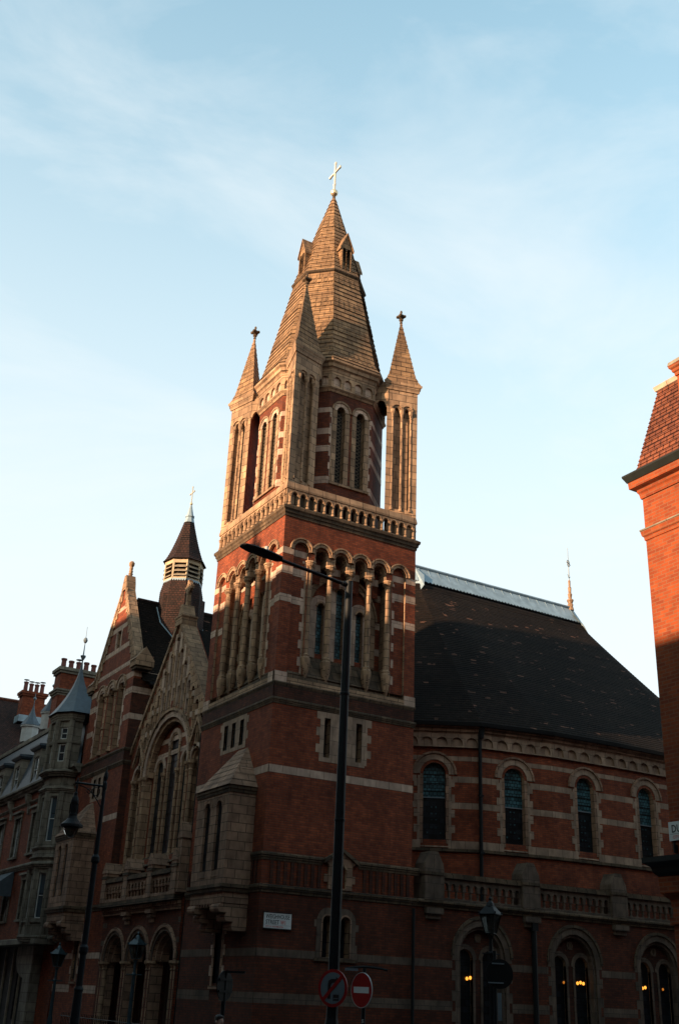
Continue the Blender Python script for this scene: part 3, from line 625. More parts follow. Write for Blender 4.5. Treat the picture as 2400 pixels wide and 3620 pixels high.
# ---- oriels (one on the tower, one on the north wing)
def oriel(fr, parent):
    b = MB(); D = 1.0
    hole = [archpts(c, 0.46, 5.38, 7.46, 8) for c in (1.55, 2.50)]
    b.slab(fr, [(0.79, 4.85), (3.41, 4.85), (3.41, 7.95), (0.79, 7.95)], hole, D, D-0.3, 'stoneo', edge=False)
    for u in (0.79, 3.41): b.poly([fr.p(u, 4.85, 0), fr.p(u, 4.85, D), fr.p(u, 7.95, D), fr.p(u, 7.95, 0)], 'stoneo')
    for c in (1.55, 2.50):
        b.ring(fr, c, 7.46, 0.23, 0.29, D+0.02, D-0.05, 'stoneo'); b.ring(fr, c, 7.46, 0.33, 0.40, D+0.015, D-0.01, 'stoneo')
        b.poly([fr.p(c-0.2, 5.38, D-0.25), fr.p(c+0.2, 5.38, D-0.25), fr.p(c+0.26, 5.18, D+0.02), fr.p(c-0.26, 5.18, D+0.02)], 'stoneo')
    pr = lambda z0, z1, p: [(-0.05, z0), (p*0.4, z0), (p*0.6, z0+(z1-z0)*0.4), (p, z0+(z1-z0)*0.5), (p, z0+(z1-z0)*0.9), (-0.05, z1)]
    pts = [fr.p(0.79, 0, 0), fr.p(0.79, 0, D), fr.p(3.41, 0, D), fr.p(3.41, 0, 0)]
    path = [(q.x, q.y) for q in pts]
    e0 = Vector(path[1])-Vector(path[0]); 
    if Vector((e0.y, -e0.x)).dot(Vector((fr.U.x, fr.U.y))) > 0: path = path[::-1]
    b.sweep(path, pr(7.90, 8.14, 0.07), 'stoned'); b.sweep(path, pr(4.68, 4.94, 0.10), 'stoned')
    b.box(fr, 0.82, 3.38, 4.32, 4.72, 0, D-0.03, 'stoneo')
    for i in range(12): b.ext(fr, [(0.86+i*0.215, 4.32), (1.0+i*0.215, 4.32), (0.93+i*0.215, 4.20)], D-0.04, D-0.16, 'stoneo')
    o = obj('oriel', b, parent)
    for a_, b_ in ((0.84, 1.50), (2.74, 3.38)):
        c_ = MB()
        for q in range(3): c_.ext(Fr(fr.p(a_, 0, 0)[:2], fr.N, -fr.U), [(0.0, 4.30-0.27*q), (0.98-0.26*q, 4.30-0.27*q)] + [(0.98-0.26*q+0.09*sin(pi*i/5), 4.165-0.27*q+0.135*cos(pi*i/5)) for i in range(6)] + [(0.0, 4.03-0.27*q)], 0, -(b_-a_), 'stoneo')
        obj('corbel', c_, o)
    for c in (1.55, 2.50): glaze(o, fr, archpts(c, 0.46, 5.38, 7.46, 8), D-0.09)
    r = MB(); P = fr.p
    base = [P(0.69, 8.14, 0), P(0.69, 8.14, D+0.10), P(3.51, 8.14, D+0.10), P(3.51, 8.14, 0)]
    # lean-to pyramid built of lapped courses dying into the wall
    apx = [P(1.70, 9.68, 0), P(1.75, 9.68, 0.02), P(2.45, 9.68, 0.02), P(2.50, 9.68, 0)]
    n = 7
    for i in range(n):
        t0, t1 = i/n, (i+1)/n
        lo = [base[q].lerp(apx[q], t0)+Vector((0, 0, 0)) for q in range(4)]; hi = [base[q].lerp(apx[q], t1) for q in range(4)]
        o1 = fr.N*0.014
        lo2 = [lo[0]-fr.U*0.014, lo[1]+o1-fr.U*0.014, lo[2]+o1+fr.U*0.014, lo[3]+fr.U*0.014]
        r.strip(lo2, hi, 'stoneo'); r.strip(lo, lo2, 'stoned')
    obj('oriel_roof', r, o)
    # window surround below
    s = MB()
    for u in (2.44, 3.12): s.box(fr, u, u+0.14, 1.8, 4.15, -0.1, 0.03, 'stoneo')
    quoins(s, fr, 2.44, -1, 1.8, 4.1, 0.02, wl=0.16, ws=0.02); quoins(s, fr, 3.26, 1, 1.8, 4.1, 0.02, wl=0.16, ws=0.02)
    s.box(fr, 2.5, 3.28, 1.72, 1.82, -0.05, 0.08, 'stoneo'); obj('window_surround', s, o)
oriel(F2, tower)
# ================================================================ north wing (gabled block at the far end of the street front)
FW = Fr((0, 14.7), (0, 1), (-1, 0))       # street face, u = y-14.7, 5.9 wide
WW = 5.95; UC = 2.85
nw = MB(); nd = MB()
gab = [(0, 11.72), (WW, 11.72), (WW, 15.9), (UC+0.02, 20.65), (0, 15.9)]
wc = [1.55, 2.92, 4.29]
wh = [archpts(c, 0.78, 11.98, 14.95, 8) for c in wc]
sq = [(2.55, 17.25), (3.15, 17.25), (3.15, 18.15), (2.55, 18.15)]
nw.slab(FW, gab, wh + [sq], 0, -0.34, 'brick', 'stone', edge=False)
nw.sheet(FW, [(0, 11.2), (WW, 11.2), (WW, 11.72), (0, 11.72)], [], 0.02, 'brickd')
hw = [[(WW+0.05-b_, z0), (WW+0.05-a_, z0), (WW+0.05-a_, z1), (WW+0.05-b_, z1)] for a_, b_, z0, z1 in ((2.18, 2.50, 9.88, 10.81), (2.86, 3.18, 9.88, 10.81), (3.52, 3.84, 9.88, 10.81), (2.58, 3.12, 1.9, 4.2))]
nw.slab(FW, [(0, GZ), (WW, GZ), (WW, 11.2), (0, 11.2)], hw, 0, -0.4, 'brick', 'stone', edge=False)
S14 = Fr((0, 14.7), (1, 0), (0, -1))      # south flank of the wing above the porch
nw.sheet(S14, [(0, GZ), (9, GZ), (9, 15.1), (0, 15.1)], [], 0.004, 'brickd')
sb_ = MB()
nw.poly([(9, 14.7, 5), (9, 20.65, 5), (9, 20.65, 15.1), (9, 14.7, 15.1)], 'brick'); nw.poly([(0, 20.65, GZ), (9, 20.65, GZ), (9, 20.65, 15.9), (0, 20.65, 15.9)], 'brick')
# gabled thickness behind the face
nw.strip([FW.p(u, z, 0) for u, z in gab], [FW.p(u, z, -0.38) for u, z in gab], 'brick', True); nw.sheet(FW, gab, [], -0.38, 'brick')
wing = obj('wing_wall', nw, church)
for z0, z1 in ((15.93, 16.15), (15.20, 15.48), (14.40, 14.70), (13.15, 13.42)):
    if z0 > 15.9: segs = [(0.3, WW-0.3)]
    elif z0 > 15: segs = [(0.0, WW)]
    elif z0 > 14: segs = [(0, 0.85), (5.0, WW)]
    else: segs = [(0, 0.8), (5.05, WW)]
    for a, b in segs:
        bd = MB(); bd.box(FW, a-0.004, b, z0, z1, -0.02, 0.006, 'stonep'); obj('stone_band', bd, wing)
    if z0 < 15.9: sb_.box(S14, 0.0, 8.9, z0, z1, -0.02, 0.010, 'stonep')
for z0, z1, hw_ in ((17.18, 17.45, 2.10), (18.17, 18.42, 1.45), (19.24, 19.46, 0.72)):
    bd = MB()
    if z0 < 17.3: bd.box(FW, UC-hw_, UC+hw_, 16.98, 17.24, -0.02, 0.006, 'stonep')
    else: bd.box(FW, UC-hw_, UC+hw_, z0, z1, -0.02, 0.006, 'stonep')
    obj('stone_band', bd, wing)
ss_ = MB()
for a, b in ((2.42, 2.56), (3.14, 3.28)): ss_.box(FW, a, b, 17.24, 18.17, -0.05, 0.02, 'stonep')
ss_.sheet(FW, sq, [], -0.22, 'stoned'); obj('attic_window', ss_, wing)
for z0, z1 in ((8.60, 8.86), (2.75, 2.99), (1.37, 1.68)):
    segs = [(-0.004, 2.4), (4.75, WW)] if z0 > 8 else [(-0.004, 2.6), (3.5, WW)]
    for a, b in segs: nd.box(FW, a, b, z0, z1, -0.02, 0.006, 'stonep')
for c in wc:
    nd.ring(FW, c, 14.95, 0.40, 0.60, 0.04, -0.05, 'stonep'); nd.ring(FW, c, 14.95, 0.59, 0.66, 0.09, -0.02, 'stone'); nd.ring(FW, c, 14.95, 0.28, 0.41, -0.08, -0.3, 'stone')
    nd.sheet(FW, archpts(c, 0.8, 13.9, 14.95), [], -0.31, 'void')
for u, s_ in ((wc[0]-0.42, -1), (wc[2]+0.42, 1)): qn_ = MB(); quoins(qn_, FW, u, s_, 11.98, 14.9, 0.010, wl=0.26, ws=0.12); obj('quoins', qn_, wing)
bk_ = MB(); bk_.sheet(FW, [(0.9, 11.9), (5.0, 11.9), (5.0, 14.3), (0.9, 14.3)], [], -0.32, 'stoned'); obj('recessed_wall', bk_, wing)
sl_ = MB(); sl_.poly([FW.p(0.7, 11.8, 0.06), FW.p(5.1, 11.8, 0.06), FW.p(5.1, 12.15, -0.35), FW.p(0.7, 12.15, -0.35)], 'stoned'); obj('sill', sl_, wing)
# raking stepped corbelling under the coping
for s_ in (-1, 1):
    rc_ = MB()
    for q in range(11):
        t = (q+0.5)/11; u = UC+s_*(0.35+t*2.45); z = 20.15-t*4.5
        rc_.box(FW, min(u, u-s_*0.28), max(u, u-s_*0.28), z-0.18, z+0.42, -0.02, 0.05, 'stone')
    obj('raking_corbels', rc_, wing)
obj('wing_dressing', nd, wing); obj('stone_band', sb_, wing)
for u in (0.5*(wc[0]+wc[1]), 0.5*(wc[1]+wc[2]), wc[0]-0.55, wc[2]+0.55):
    b = MB(); p = FW.p(u, 0, -0.10); column(b, p.x, p.y, 11.95, 15.0, 0.15 if wc[0]-0.5 < u < wc[2]+0.5 else 0.09, cap=0.40, base=0.25, ringz=[13.3], n=12); obj('column', b, wing)
for z0, z1, pr in ((11.01, 11.22, 0.08), (11.64, 11.80, 0.07), (4.70, 4.95, 0.09)):
    string_course([(0, 20.65), (0, 14.7), (6, 14.7)], z0, z1, pr, parent=wing)
F3 = Fr((0, 20.7), (0, -1), (-1, 0))
b3 = MB(); tr = b3; three_slots(F3); obj('slot_window_surround', b3, wing)
oriel(F3, wing)
for h in hw: glaze(wing, FW, h, -0.07)
# copings, kneelers, finial
def coping(name, fr, uc, za, uf, zf, d0, d1, th, parent, steps=11, mat='stone'):
    c = MB()
    for s_ in (-1, 1):
        for q in range(steps):
            t0, t1 = q/steps, (q+0.97)/steps
            ua, ub = uc+s_*uf*t0, uc+s_*uf*t1; z0, z1 = za+(zf-za)*t0, za+(zf-za)*t1
            sl = Vector((uf, zf-za)).normalized(); nx, nz_ = -sl.y*s_*th, sl.x*th
            c.ext(fr, [(ua, z0), (ub, z1), (ub+nx, z1+nz_), (ua+nx, z0+nz_)] if s_ > 0 else [(ua, z0), (ub, z1), (ub+nx, z1+nz_), (ua+nx, z0+nz_)], d0, d1, mat)
    return obj(name, c, parent)
coping('coping', FW, UC, 20.62, 2.95, 15.75, 0.08, -0.40, 0.18, wing, 14)
for u, s_ in ((-0.12, -1), (WW+0.1, 1)):
    kn = MB()
    kn.box(FW, u-0.42, u+0.42, 15.62, 15.92, -0.75, 0.16, 'stone'); kn.box(FW, u-0.34, u+0.34, 15.48, 15.62, -0.7, 0.10, 'stoned')
    kn.ext(Fr(FW.p(u-0.42, 0, 0.20)[:2], (1, 0), (0, -1)), [(0, 15.92), (0.95, 15.92), (0.475, 16.55)], 0.0, -0.84, 'stone')
    obj('kneeler', kn, wing)
fn = MB(); p = FW.p(UC, 0, -0.16)
fn.ext(FW, [(UC-0.36, 20.35), (UC+0.36, 20.35), (UC+0.29, 20.70), (UC+0.20, 20.95), (UC+0.11, 21.16), (UC-0.11, 21.16), (UC-0.20, 20.95), (UC-0.29, 20.70)], 0.09, -0.41, 'stone')
fn.lathe((p.x, p.y, 0), [(0.12, 21.1), (0.10, 21.25), (0.13, 21.29), (0.09, 21.33), (0.115, 21.45), (0.08, 21.49), (0.105, 21.60), (0.08, 21.64), (0.10, 21.70), (0.145, 21.78), (0.155, 21.89), (0.08, 21.99), (0.0001, 22.01)], 'stone', 10)
obj('finial', fn, wing)
# wing roof, ridge running back
wr = MB(); yr, zr, ze = 17.5, 20.0, 14.95
for (y0, y1) in ((14.40, yr), (20.9, yr)):
    n = 34
    for i in range(n):
        t0, t1 = i/n, (i+1)/n; za_ = ze+(zr-ze)*t0; zb_ = ze+(zr-ze)*t1; ya_ = y0+(y1-y0)*t0; yb_ = y0+(y1-y0)*t1; s_ = 0.025 if y0 < yr else -0.025
        wr.poly([(0.36, ya_-s_, za_), (9.5, ya_-s_, za_), (9.5, yb_, zb_), (0.36, yb_, zb_)], 'tile'); wr.poly([(0.36, ya_-s_, za_), (9.5, ya_-s_, za_), (9.5, ya_+s_, za_), (0.36, ya_+s_, za_)], 'tile')
wr.tube((0.7, yr, zr), (9.5, yr, zr), 0.10, 0.10, 'tileb', 8); wr.box(Fr((0.7, 14.40), (1, 0), (0, -1)), 0, 8.8, 14.82, 14.98, -0.15, 0.10, 'black')
wr.poly([(9.5, 14.4, ze), (9.5, 20.9, ze), (9.5, yr, zr)], 'tile')
wroof = obj('wing_roof', wr, church)
# ---- flèche: tiled base, louvred lantern, tiled cone with lead cap
fx, fy = 2.95, 17.2
def ngon(R, z, n=8, a0=pi/8+0.18): return [Vector((fx+R*cos(a0+2*pi*i/n), fy+R*sin(a0+2*pi*i/n), z)) for i in range(n)]
fb = MB()
def tiles(R0, z0, R1, z1, n, mat, curve=1.0):
    for i in range(n):
        t0, t1 = i/n, (i+1)/n; ra = R0+(R1-R0)*t0**curve; rb = R0+(R1-R0)*t1**curve
        za_, zb_ = z0+(z1-z0)*t0, z0+(z1-z0)*t1
        fb.strip(ngon(ra+0.02, za_), ngon(rb, zb_), mat, True); fb.strip(ngon(ra-0.02, za_), ngon(ra+0.02, za_), mat, True)
tiles(1.22, 16.8, 1.14, 20.6, 34, 'tileb'); tiles(1.14, 20.6, 0.98, 21.30, 6, 'tileb')
fl = obj('fleche', fb, church)
fb = MB(); tiles(1.16, 22.36, 0.26, 24.85, 20, 'tileb', 0.72); obj('fleche_roof', fb, fl)
lv = MB()
for i in range(8):
    A, B = ngon(0.99, 0)[i], ngon(0.99, 0)[(i+1) % 8]; fr = Fr(A[:2], (B-A)[:2]); Lh = (B-A).length
    lv.box(fr, -0.05, 0.05, 21.22, 22.38, -0.07, 0.03, 'cream'); lv.box(fr, 0, Lh, 22.14, 22.38, -0.06, 0.025, 'cream'); lv.box(fr, 0, Lh, 21.22, 21.34, -0.06, 0.03, 'cream')
    for z in (21.42, 21.66, 21.90):
        lv.poly([fr.p(0.04, z, 0.10), fr.p(Lh-0.04, z, 0.10), fr.p(Lh-0.04, z+0.17, -0.10), fr.p(0.04, z+0.17, -0.10)], 'timber')
        lv.poly([fr.p(0.04, z-0.035, 0.10), fr.p(Lh-0.04, z-0.035, 0.10), fr.p(Lh-0.04, z, 0.10), fr.p(0.04, z, 0.10)], 'timber')
    # scalloped lead apron
    for q in range(6):
        u0, u1 = Lh*q/6, Lh*(q+1)/6; um = (u0+u1)/2
        lv.poly([fr.p(u0, 21.26, 0.045), fr.p(u1, 21.26, 0.045), fr.p(u1, 21.20, 0.05), fr.p(um, 21.11, 0.06), fr.p(u0, 21.20, 0.05)], 'lead')
lv.lathe((fx, fy, 0), [(0.82, 21.2), (0.82, 22.4)], 'void', 8); lv.poly(ngon(1.05, 22.37), 'cream')
obj('louvre_stage', lv, fl)
lc = MB(); lc.lathe((fx, fy, 0), [(0.30, 24.78), (0.22, 25.10), (0.235, 25.11), (0.26, 25.14), (0.26, 25.2), (0.20, 25.22), (0.06, 25.85), (0.03, 25.9)], 'lead', 8); obj('lead_cap', lc, fl)
fc = MB(); fc.ball((fx, fy, 25.96), 0.085, 'gold', 8); ff = Fr((fx, fy), (0, 1), (-1, 0))
fc.box(ff, -0.025, 0.025, 26.0, 26.95, -0.02, 0.02, 'gold'); fc.box(ff, -0.26, 0.26, 26.60, 26.65, -0.019, 0.019, 'gold')
for u, z in ((-0.27, 26.625), (0.27, 26.625), (0, 26.97)): fc.box(ff, u-0.04, u+0.04, z-0.04, z+0.04, -0.025, 0.025, 'gold')
obj('cross', fc, fl)
fz = MB()   # lead soakers where the lantern base meets the slope
def rz(y): return ze+(zr-ze)*(y-14.40)/(yr-14.40)
pl = [(fx-1.24, 17.3), (fx-1.18, 16.7), (fx-0.12, 15.75), (fx+0.12, 15.75), (fx+1.18, 16.7), (fx+1.24, 17.3)]
fz.sweep([(0, 0), (1, 0)], [(0, 0), (0, 0.001)], 'lead')
for (xa, ya_), (xb, yb_) in zip(pl, pl[1:]): fz.tube((xa, ya_, rz(ya_)+0.05), (xb, yb_, rz(yb_)+0.05), 0.035, 0.035, 'lead', 6)
obj('lead_flashing', fz, fl)
# tiled apron of the fleche running down the slope
ap = MB(); ap.poly([(fx-1.18, 16.7, rz(16.7)), (fx-1.18, 16.75, 20.4), (fx, 16.05, 20.3), (fx-0.10, 15.75, rz(15.75))], 'tileb'); ap.poly([(fx+1.18, 16.7, rz(16.7)), (fx+1.18, 16.75, 20.4), (fx, 16.05, 20.3), (fx+0.10, 15.75, rz(15.75)), (fx-0.10, 15.75, rz(15.75))], 'tileb')
obj('tiled_apron', ap, fl)

# ================================================================ central gable over the porch
GX = 0.37
FG = Fr((GX, 0), (0, 1), (-1, 0)); GC = 10.35
gm = MB(); gd = MB()
rk = 1.236
gout = [(6.0, 4.9), (14.7, 4.9), (14.7, 16.75-(14.7-GC)*rk+0.05), (GC, 16.80), (6.0, 16.75-(GC-6.0)*rk+0.05)]
big = archpts(GC, 4.55, 6.6, 10.15, 16)
sideb = [archpts(GC+s_*3.18, 0.95, 6.6, 10.2, 8) for s_ in (-1, 1)]
nich = []
for k in range(-6, 7):
    top = 16.10-0.68*abs(k)
    c = GC+0.05*0+0.552*k
    arch_top = 10.15+sqrt(max(0, 2.75**2-(c-GC)**2)) if abs(c-GC) < 2.75 else 11.0-0.3*abs(k)
    bot = max(arch_top, top-2.9+0.12*abs(k))
    if abs(k) >= 4: bot = top-1.25
    if top-bot < 0.5: bot = top-0.8
    nich.append((c, bot, top))
nh = [archpts(c, 0.30, bo, to-0.15, 6) for c, bo, to in nich]
gm.sheet(FG, gout, [big] + sideb + nh, 0, 'brick')
for h in [big] + sideb: gm.reveal(FG, h, 0, -0.35, 'stone')
for h in nh: gm.reveal(FG, h, 0, -0.26, 'brickd')  # niche recesses take the darker brick, deepening their shade by colour
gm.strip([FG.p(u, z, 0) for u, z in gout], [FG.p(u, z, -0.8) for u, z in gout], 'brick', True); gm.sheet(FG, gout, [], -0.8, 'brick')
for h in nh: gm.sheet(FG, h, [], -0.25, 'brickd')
gable = obj('front_gable', gm, church)
for c, bo, to in nich:
    rz_ = 16.62-abs(c-GC)*rk
    if rz_ > to+0.1: gd.box(FG, c-0.15, c+0.15, to+0.09, rz_, -0.1, 0.009, 'stone')
    gd.ring(FG, c, to-0.15, 0.15, 0.245, 0.03, -0.1, 'stone', n=8)
for (c0, b0, t0), (c1, b1, t1) in zip(nich, nich[1:]):
    cm_ = (c0+c1)/2; bo = min(b0, b1); to = min(t0, t1)-0.15
    if max(b0, b1) > to: to = max(t0, t1)-0.3
    p = FG.p(cm_, 0, 0.03); gd.lathe((p.x, p.y, 0), [(0.08, bo), (0.08, bo+0.08), (0.05, bo+0.12), (0.05, to-0.2), (0.09, to-0.06), (0.09, to), (0.001, to+0.01)], 'stone', 8)
    rkz = 16.62-abs(cm_-GC)*rk
    gd.box(FG, cm_-0.128, cm_+0.128, bo, rkz, -0.1, 0.012, 'stonep' if abs(cm_-GC) < 1.7 else 'stone')
    gd.box(FG, cm_-0.13, cm_+0.13, bo-0.16, bo, -0.1, 0.05, 'stone')
for z0, z1 in ((13.75, 14.0), (12.95, 13.18), (12.05, 12.28)):
    hw_ = (16.4-z1)/rk
    gd.box(FG, GC-hw_, GC-1.15 if z1 < 13.3 else GC+hw_, z0, z1, -0.02, 0.004, 'stonep')
    if z1 < 13.3: gd.box(FG, GC+1.15, GC+hw_, z0, z1, -0.02, 0.004, 'stonep')
gd.ring(FG, GC, 10.15, 2.28, 2.56, 0.05, -0.05, 'stonep', n=24); gd.ring(FG, GC, 10.15, 2.55, 2.66, 0.12, -0.02, 'stone', n=24)
gd.ring(FG, GC, 10.15, 2.10, 2.29, -0.06, -0.32, 'stone', n=24)
for s_ in (-1, 1):
    c = GC+s_*3.18
    gd.ring(FG, c, 10.2, 0.48, 0.62, 0.05, -0.05, 'stonep'); gd.ring(FG, c, 10.2, 0.36, 0.49, -0.05, -0.3, 'stone')
    gd.ext(FG, [(c-0.62, 10.75), (c-0.62, 10.95), (c, 12.0), (c+0.62, 10.95), (c+0.62, 10.75), (c, 11.75)], 0.12, -0.02, 'stone')
    gd.sheet(FG, sideb[0 if s_ < 0 else 1], [], -0.30, 'stone'); gd.box(FG, c-0.14, c+0.14, 6.6, 10.3, -0.3, -0.18, 'stone')
# inner screen with the three lancets
inn = [archpts(GC, 0.86, 6.75, 11.35, 10), archpts(GC-1.42, 0.74, 6.75, 10.40, 10), archpts(GC+1.42, 0.74, 6.75, 10.40, 10)]
gd.slab(FG, [(8.0, 6.4), (12.7, 6.4), (12.7, 12.4), (8.0, 12.4)], inn, -0.34, -0.42, 'brick', 'stone', edge=False)
for c, hw_, zs in ((GC, 0.43, 11.35), (GC-1.42, 0.37, 10.40), (GC+1.42, 0.37, 10.40)):
    gd.ring(FG, c, zs, hw_+0.07, hw_+0.24, -0.28, -0.35, 'stonep'); gd.ring(FG, c, zs, hw_-0.01, hw_+0.08, -0.31, -0.40, 'stone')
    for s_ in (-1, 1): gd.box(FG, c+s_*(hw_+0.10)-0.09, c+s_*(hw_+0.10)+0.09, 6.5, zs, -0.41, -0.30+0.004*s_, 'stone')
for z0 in (10.9, 11.5): gd.box(FG, 8.3, 12.4, z0, z0+0.2, -0.345, -0.333, 'stonep')
gd.poly([FG.p(7, 6.3, 0.1), FG.p(13.7, 6.3, 0.1), FG.p(13.7, 6.8, -0.35), FG.p(7, 6.8, -0.35)], 'stoned')
obj('gable_dressing', gd, gable)
for h in inn: glaze(gable, FG, h, -0.40)
for y, r in ((13.98, 0.10), (13.08, 0.10), (12.72, 0.10), (11.10, 0.075), (9.60, 0.075), (7.98, 0.10), (7.62, 0.10), (6.75, 0.10)):
    b = MB(); p = FG.p(y, 0, -0.02 if abs(y-GC) > 1.5 else -0.24); column(b, p.x, p.y, 6.2 if abs(y-GC) > 1.5 else 6.6, 10.18, r, cap=0.42, base=0.2, n=8); obj('column', b, gable)
coping('coping', FG, GC, 16.80, 4.35, 16.80-4.35*rk, 0.10, -0.62, 0.17, gable, 13)
gc = MB(); gc.box(FG, GC-0.38, GC+0.38, 16.62, 16.98, -0.62, 0.13, 'stone'); gc.box(FG, GC-0.42, GC+0.42, 16.98, 17.05, -0.65, 0.16, 'stone')
gc.ext(FG, [(GC-0.38, 17.06), (GC+0.38, 17.06), (GC+0.20, 17.40), (GC+0.11, 17.62), (GC-0.11, 17.62), (GC-0.20, 17.40)], 0.05, -0.52, 'stone')
cx = Fr((GX+0.24, 0), (0, 1), (-1, 0))
gc.box(cx, GC-0.085, GC+0.085, 17.55, 18.85, -0.09, 0.09, 'stone'); gc.box(cx, GC-0.33, GC+0.33, 18.40, 18.57, -0.088, 0.088, 'stone')
gc.ring(cx, GC, 18.48, 0.19, 0.27, 0.07, -0.07, 'stone', 0, 2*pi, 16)
obj('gable_cross', gc, gable)
gr = MB()   # roof behind the central gable
for s_ in (-1, 1): gr.poly([(1.2, GC, 16.6), (6.5, GC, 16.6), (6.5, GC+s_*4.3, 11.3), (1.2, GC+s_*4.3, 11.3)], 'tile')
obj('gable_roof', gr, gable)

# ================================================================ porch with three arches and balcony
FP = Fr((0, 0), (0, 1), (-1, 0))
pm = MB(); pd = MB(); pc = [7.70, 10.35, 13.0]
ph = [archpts(c, 2.10, GZ, 2.62, 14) for c in pc]
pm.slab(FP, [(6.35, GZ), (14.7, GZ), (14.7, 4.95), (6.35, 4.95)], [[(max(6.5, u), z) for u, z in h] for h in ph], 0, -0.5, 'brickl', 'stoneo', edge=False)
pm.poly([(0.0, 6.3, 4.9), (0.0, 14.7, 4.9), (2.0, 14.7, 4.9), (2.0, 6.3, 4.9)], 'leadd')
pm.poly([(1.8, 6.0, GZ), (1.8, 14.7, GZ), (1.8, 14.7, 4.9), (1.8, 6.0, 4.9)], 'brickd')
pm.poly([(0.0, 6.35, GZ), (0.6, 6.35, GZ), (0.6, 6.35, 6.0), (0.0, 6.35, 6.0)], 'brick')
porch = obj('porch', pm, church)
for c in pc:
    for ri, ro, d0, d1 in ((1.06, 1.20, 0.03, -0.1), (1.19, 1.32, 0.08, -0.02), (0.92, 1.07, -0.10, -0.35), (0.80, 0.93, -0.28, -0.6)):
        pd.ring(FP, c, 2.62, ri, ro, d0 + 0.001*(c-10), d1, 'stoneo' if ri != 1.06 else 'stonel', n=16)
for z0, z1 in ((3.95, 4.15), (3.25, 3.45), (2.70, 2.95)):
    pd.box(FP, 14.2, 14.7, z0, z1, -0.02, 0.005, 'stonel'); pd.box(FP, 6.33, 6.55, z0, z1, -0.02, 0.005, 'stonel')
pd.box(FP, 6.4, 14.7, 4.42, 4.58, -0.05, 0.10, 'stoneo'); pd.box(FP, 6.4, 14.7, 4.60, 4.72, -0.05, 0.16, 'stoneo'); pd.box(FP, 6.4, 14.7, 4.74, 4.92, -0.05, 0.34, 'stoned')
for i in range(34): pd.box(FP, 6.5+i*0.24, 6.62+i*0.24, 4.585, 4.70, 0.05, 0.22, 'stoneo')
for y in (9.03, 11.68): 
    for q in range(3): pd.box(FP, y-0.28+0.06*q, y+0.28-0.06*q, 4.34-0.16*q, 4.48-0.16*q, -0.05, 0.28-0.08*q, 'stoneo')
obj('porch_dressing', pd, porch)
for y in (6.62, 9.03, 11.68, 14.25):
    for dx, dy in ((0.10, -0.14), (0.10, 0.14), (0.40, 0.0)):
        b = MB(); column(b, dx, y+dy, GZ, 2.64, 0.115, cap=0.36, base=0.3, n=10); obj('column', b, porch)
for c in pc:
    b = MB(); b.box(Fr((1.78, 0), (0, 1), (-1, 0)), c-0.85, c+0.85, GZ, 3.4, 0, 0.06, 'door')
    for i in range(6): b.box(Fr((1.72, 0), (0, 1), (-1, 0)), c-0.82+i*0.28, c-0.56+i*0.28, GZ+0.1, 3.3, 0, 0.02, 'door')
    obj('door', b, porch)
def balustrade(fr, u0, u1, zb, parent, sp=0.31, d=0.0, name='balustrade', mat='stoneo'):
    b = MB(); n = max(2, int((u1-u0)/sp)); w = (u1-u0)/n
    hs = [archpts(u0+w*(i+0.5), w*0.62, zb+0.14, zb+0.52, 5) for i in range(n)]
    b.slab(fr, [(u0, zb+0.36), (u1, zb+0.36), (u1, zb+0.78), (u0, zb+0.78)], [archpts(u0+w*(i+0.5), w*0.62, zb+0.365, zb+0.52, 5) for i in range(n)], d, d-0.14, mat, back=True)
    b.box(fr, u0, u1, zb, zb+0.10, d-0.17, d+0.04, mat)
    b.box(fr, u0, u1, zb+0.79, zb+0.90, d-0.20, d+0.09, 'stoned'); b.box(fr, u0, u1, zb+0.90, zb+0.97, d-0.16, d+0.04, 'stoned')
    for i in range(n+1):
        p = fr.p(u0+w*i, 0, d-0.07); b.lathe((p.x, p.y, 0), [(0.065, zb+0.1), (0.04, zb+0.16), (0.055, zb+0.26), (0.04, zb+0.36), (0.07, zb+0.42), (0.07, zb+0.47)], mat, 8)
    return obj(name, b, parent)
FB = Fr((-0.30, 0), (0, 1), (-1, 0))
for a, b_ in ((6.85, 8.78), (9.28, 11.43), (11.93, 14.0)): balustrade(FB, a, b_, 4.93, porch)
for y in (6.60, 9.03, 11.68, 14.25):
    b = MB(); b.box(FB, y-0.25, y+0.25, 4.93, 6.15, -0.5, 0.06, 'stoneo'); b.ext(FB, [(y-0.29, 6.15), (y+0.29, 6.15), (y, 6.60)], 0.09, -0.8, 'stoneo'); b.box(FB, y-0.29, y+0.29, 5.92, 6.02, -0.5, 0.09, 'stoned')
    obj('pedestal', b, porch)
pin = MB(); pin.box(Fr((-0.2, 0), (0, 1), (-1, 0)), 6.18, 6.55, 5.0, 6.95, -0.5, 0.1, 'stoneo'); pin.ext(Fr((-0.2, 0), (0, 1), (-1, 0)), [(6.12, 6.95), (6.61, 6.95), (6.36, 7.55)], 0.13, -0.5, 'stoneo')
obj('pinnacle', pin, porch)
dp = MB(); dp.tube((0.12, 6.22, GZ), (0.12, 6.22, 11.0), 0.07, 0.07, 'black', 8); obj('drainpipe', dp, porch)  # black tube standing for the dark shaded gap beside the tower

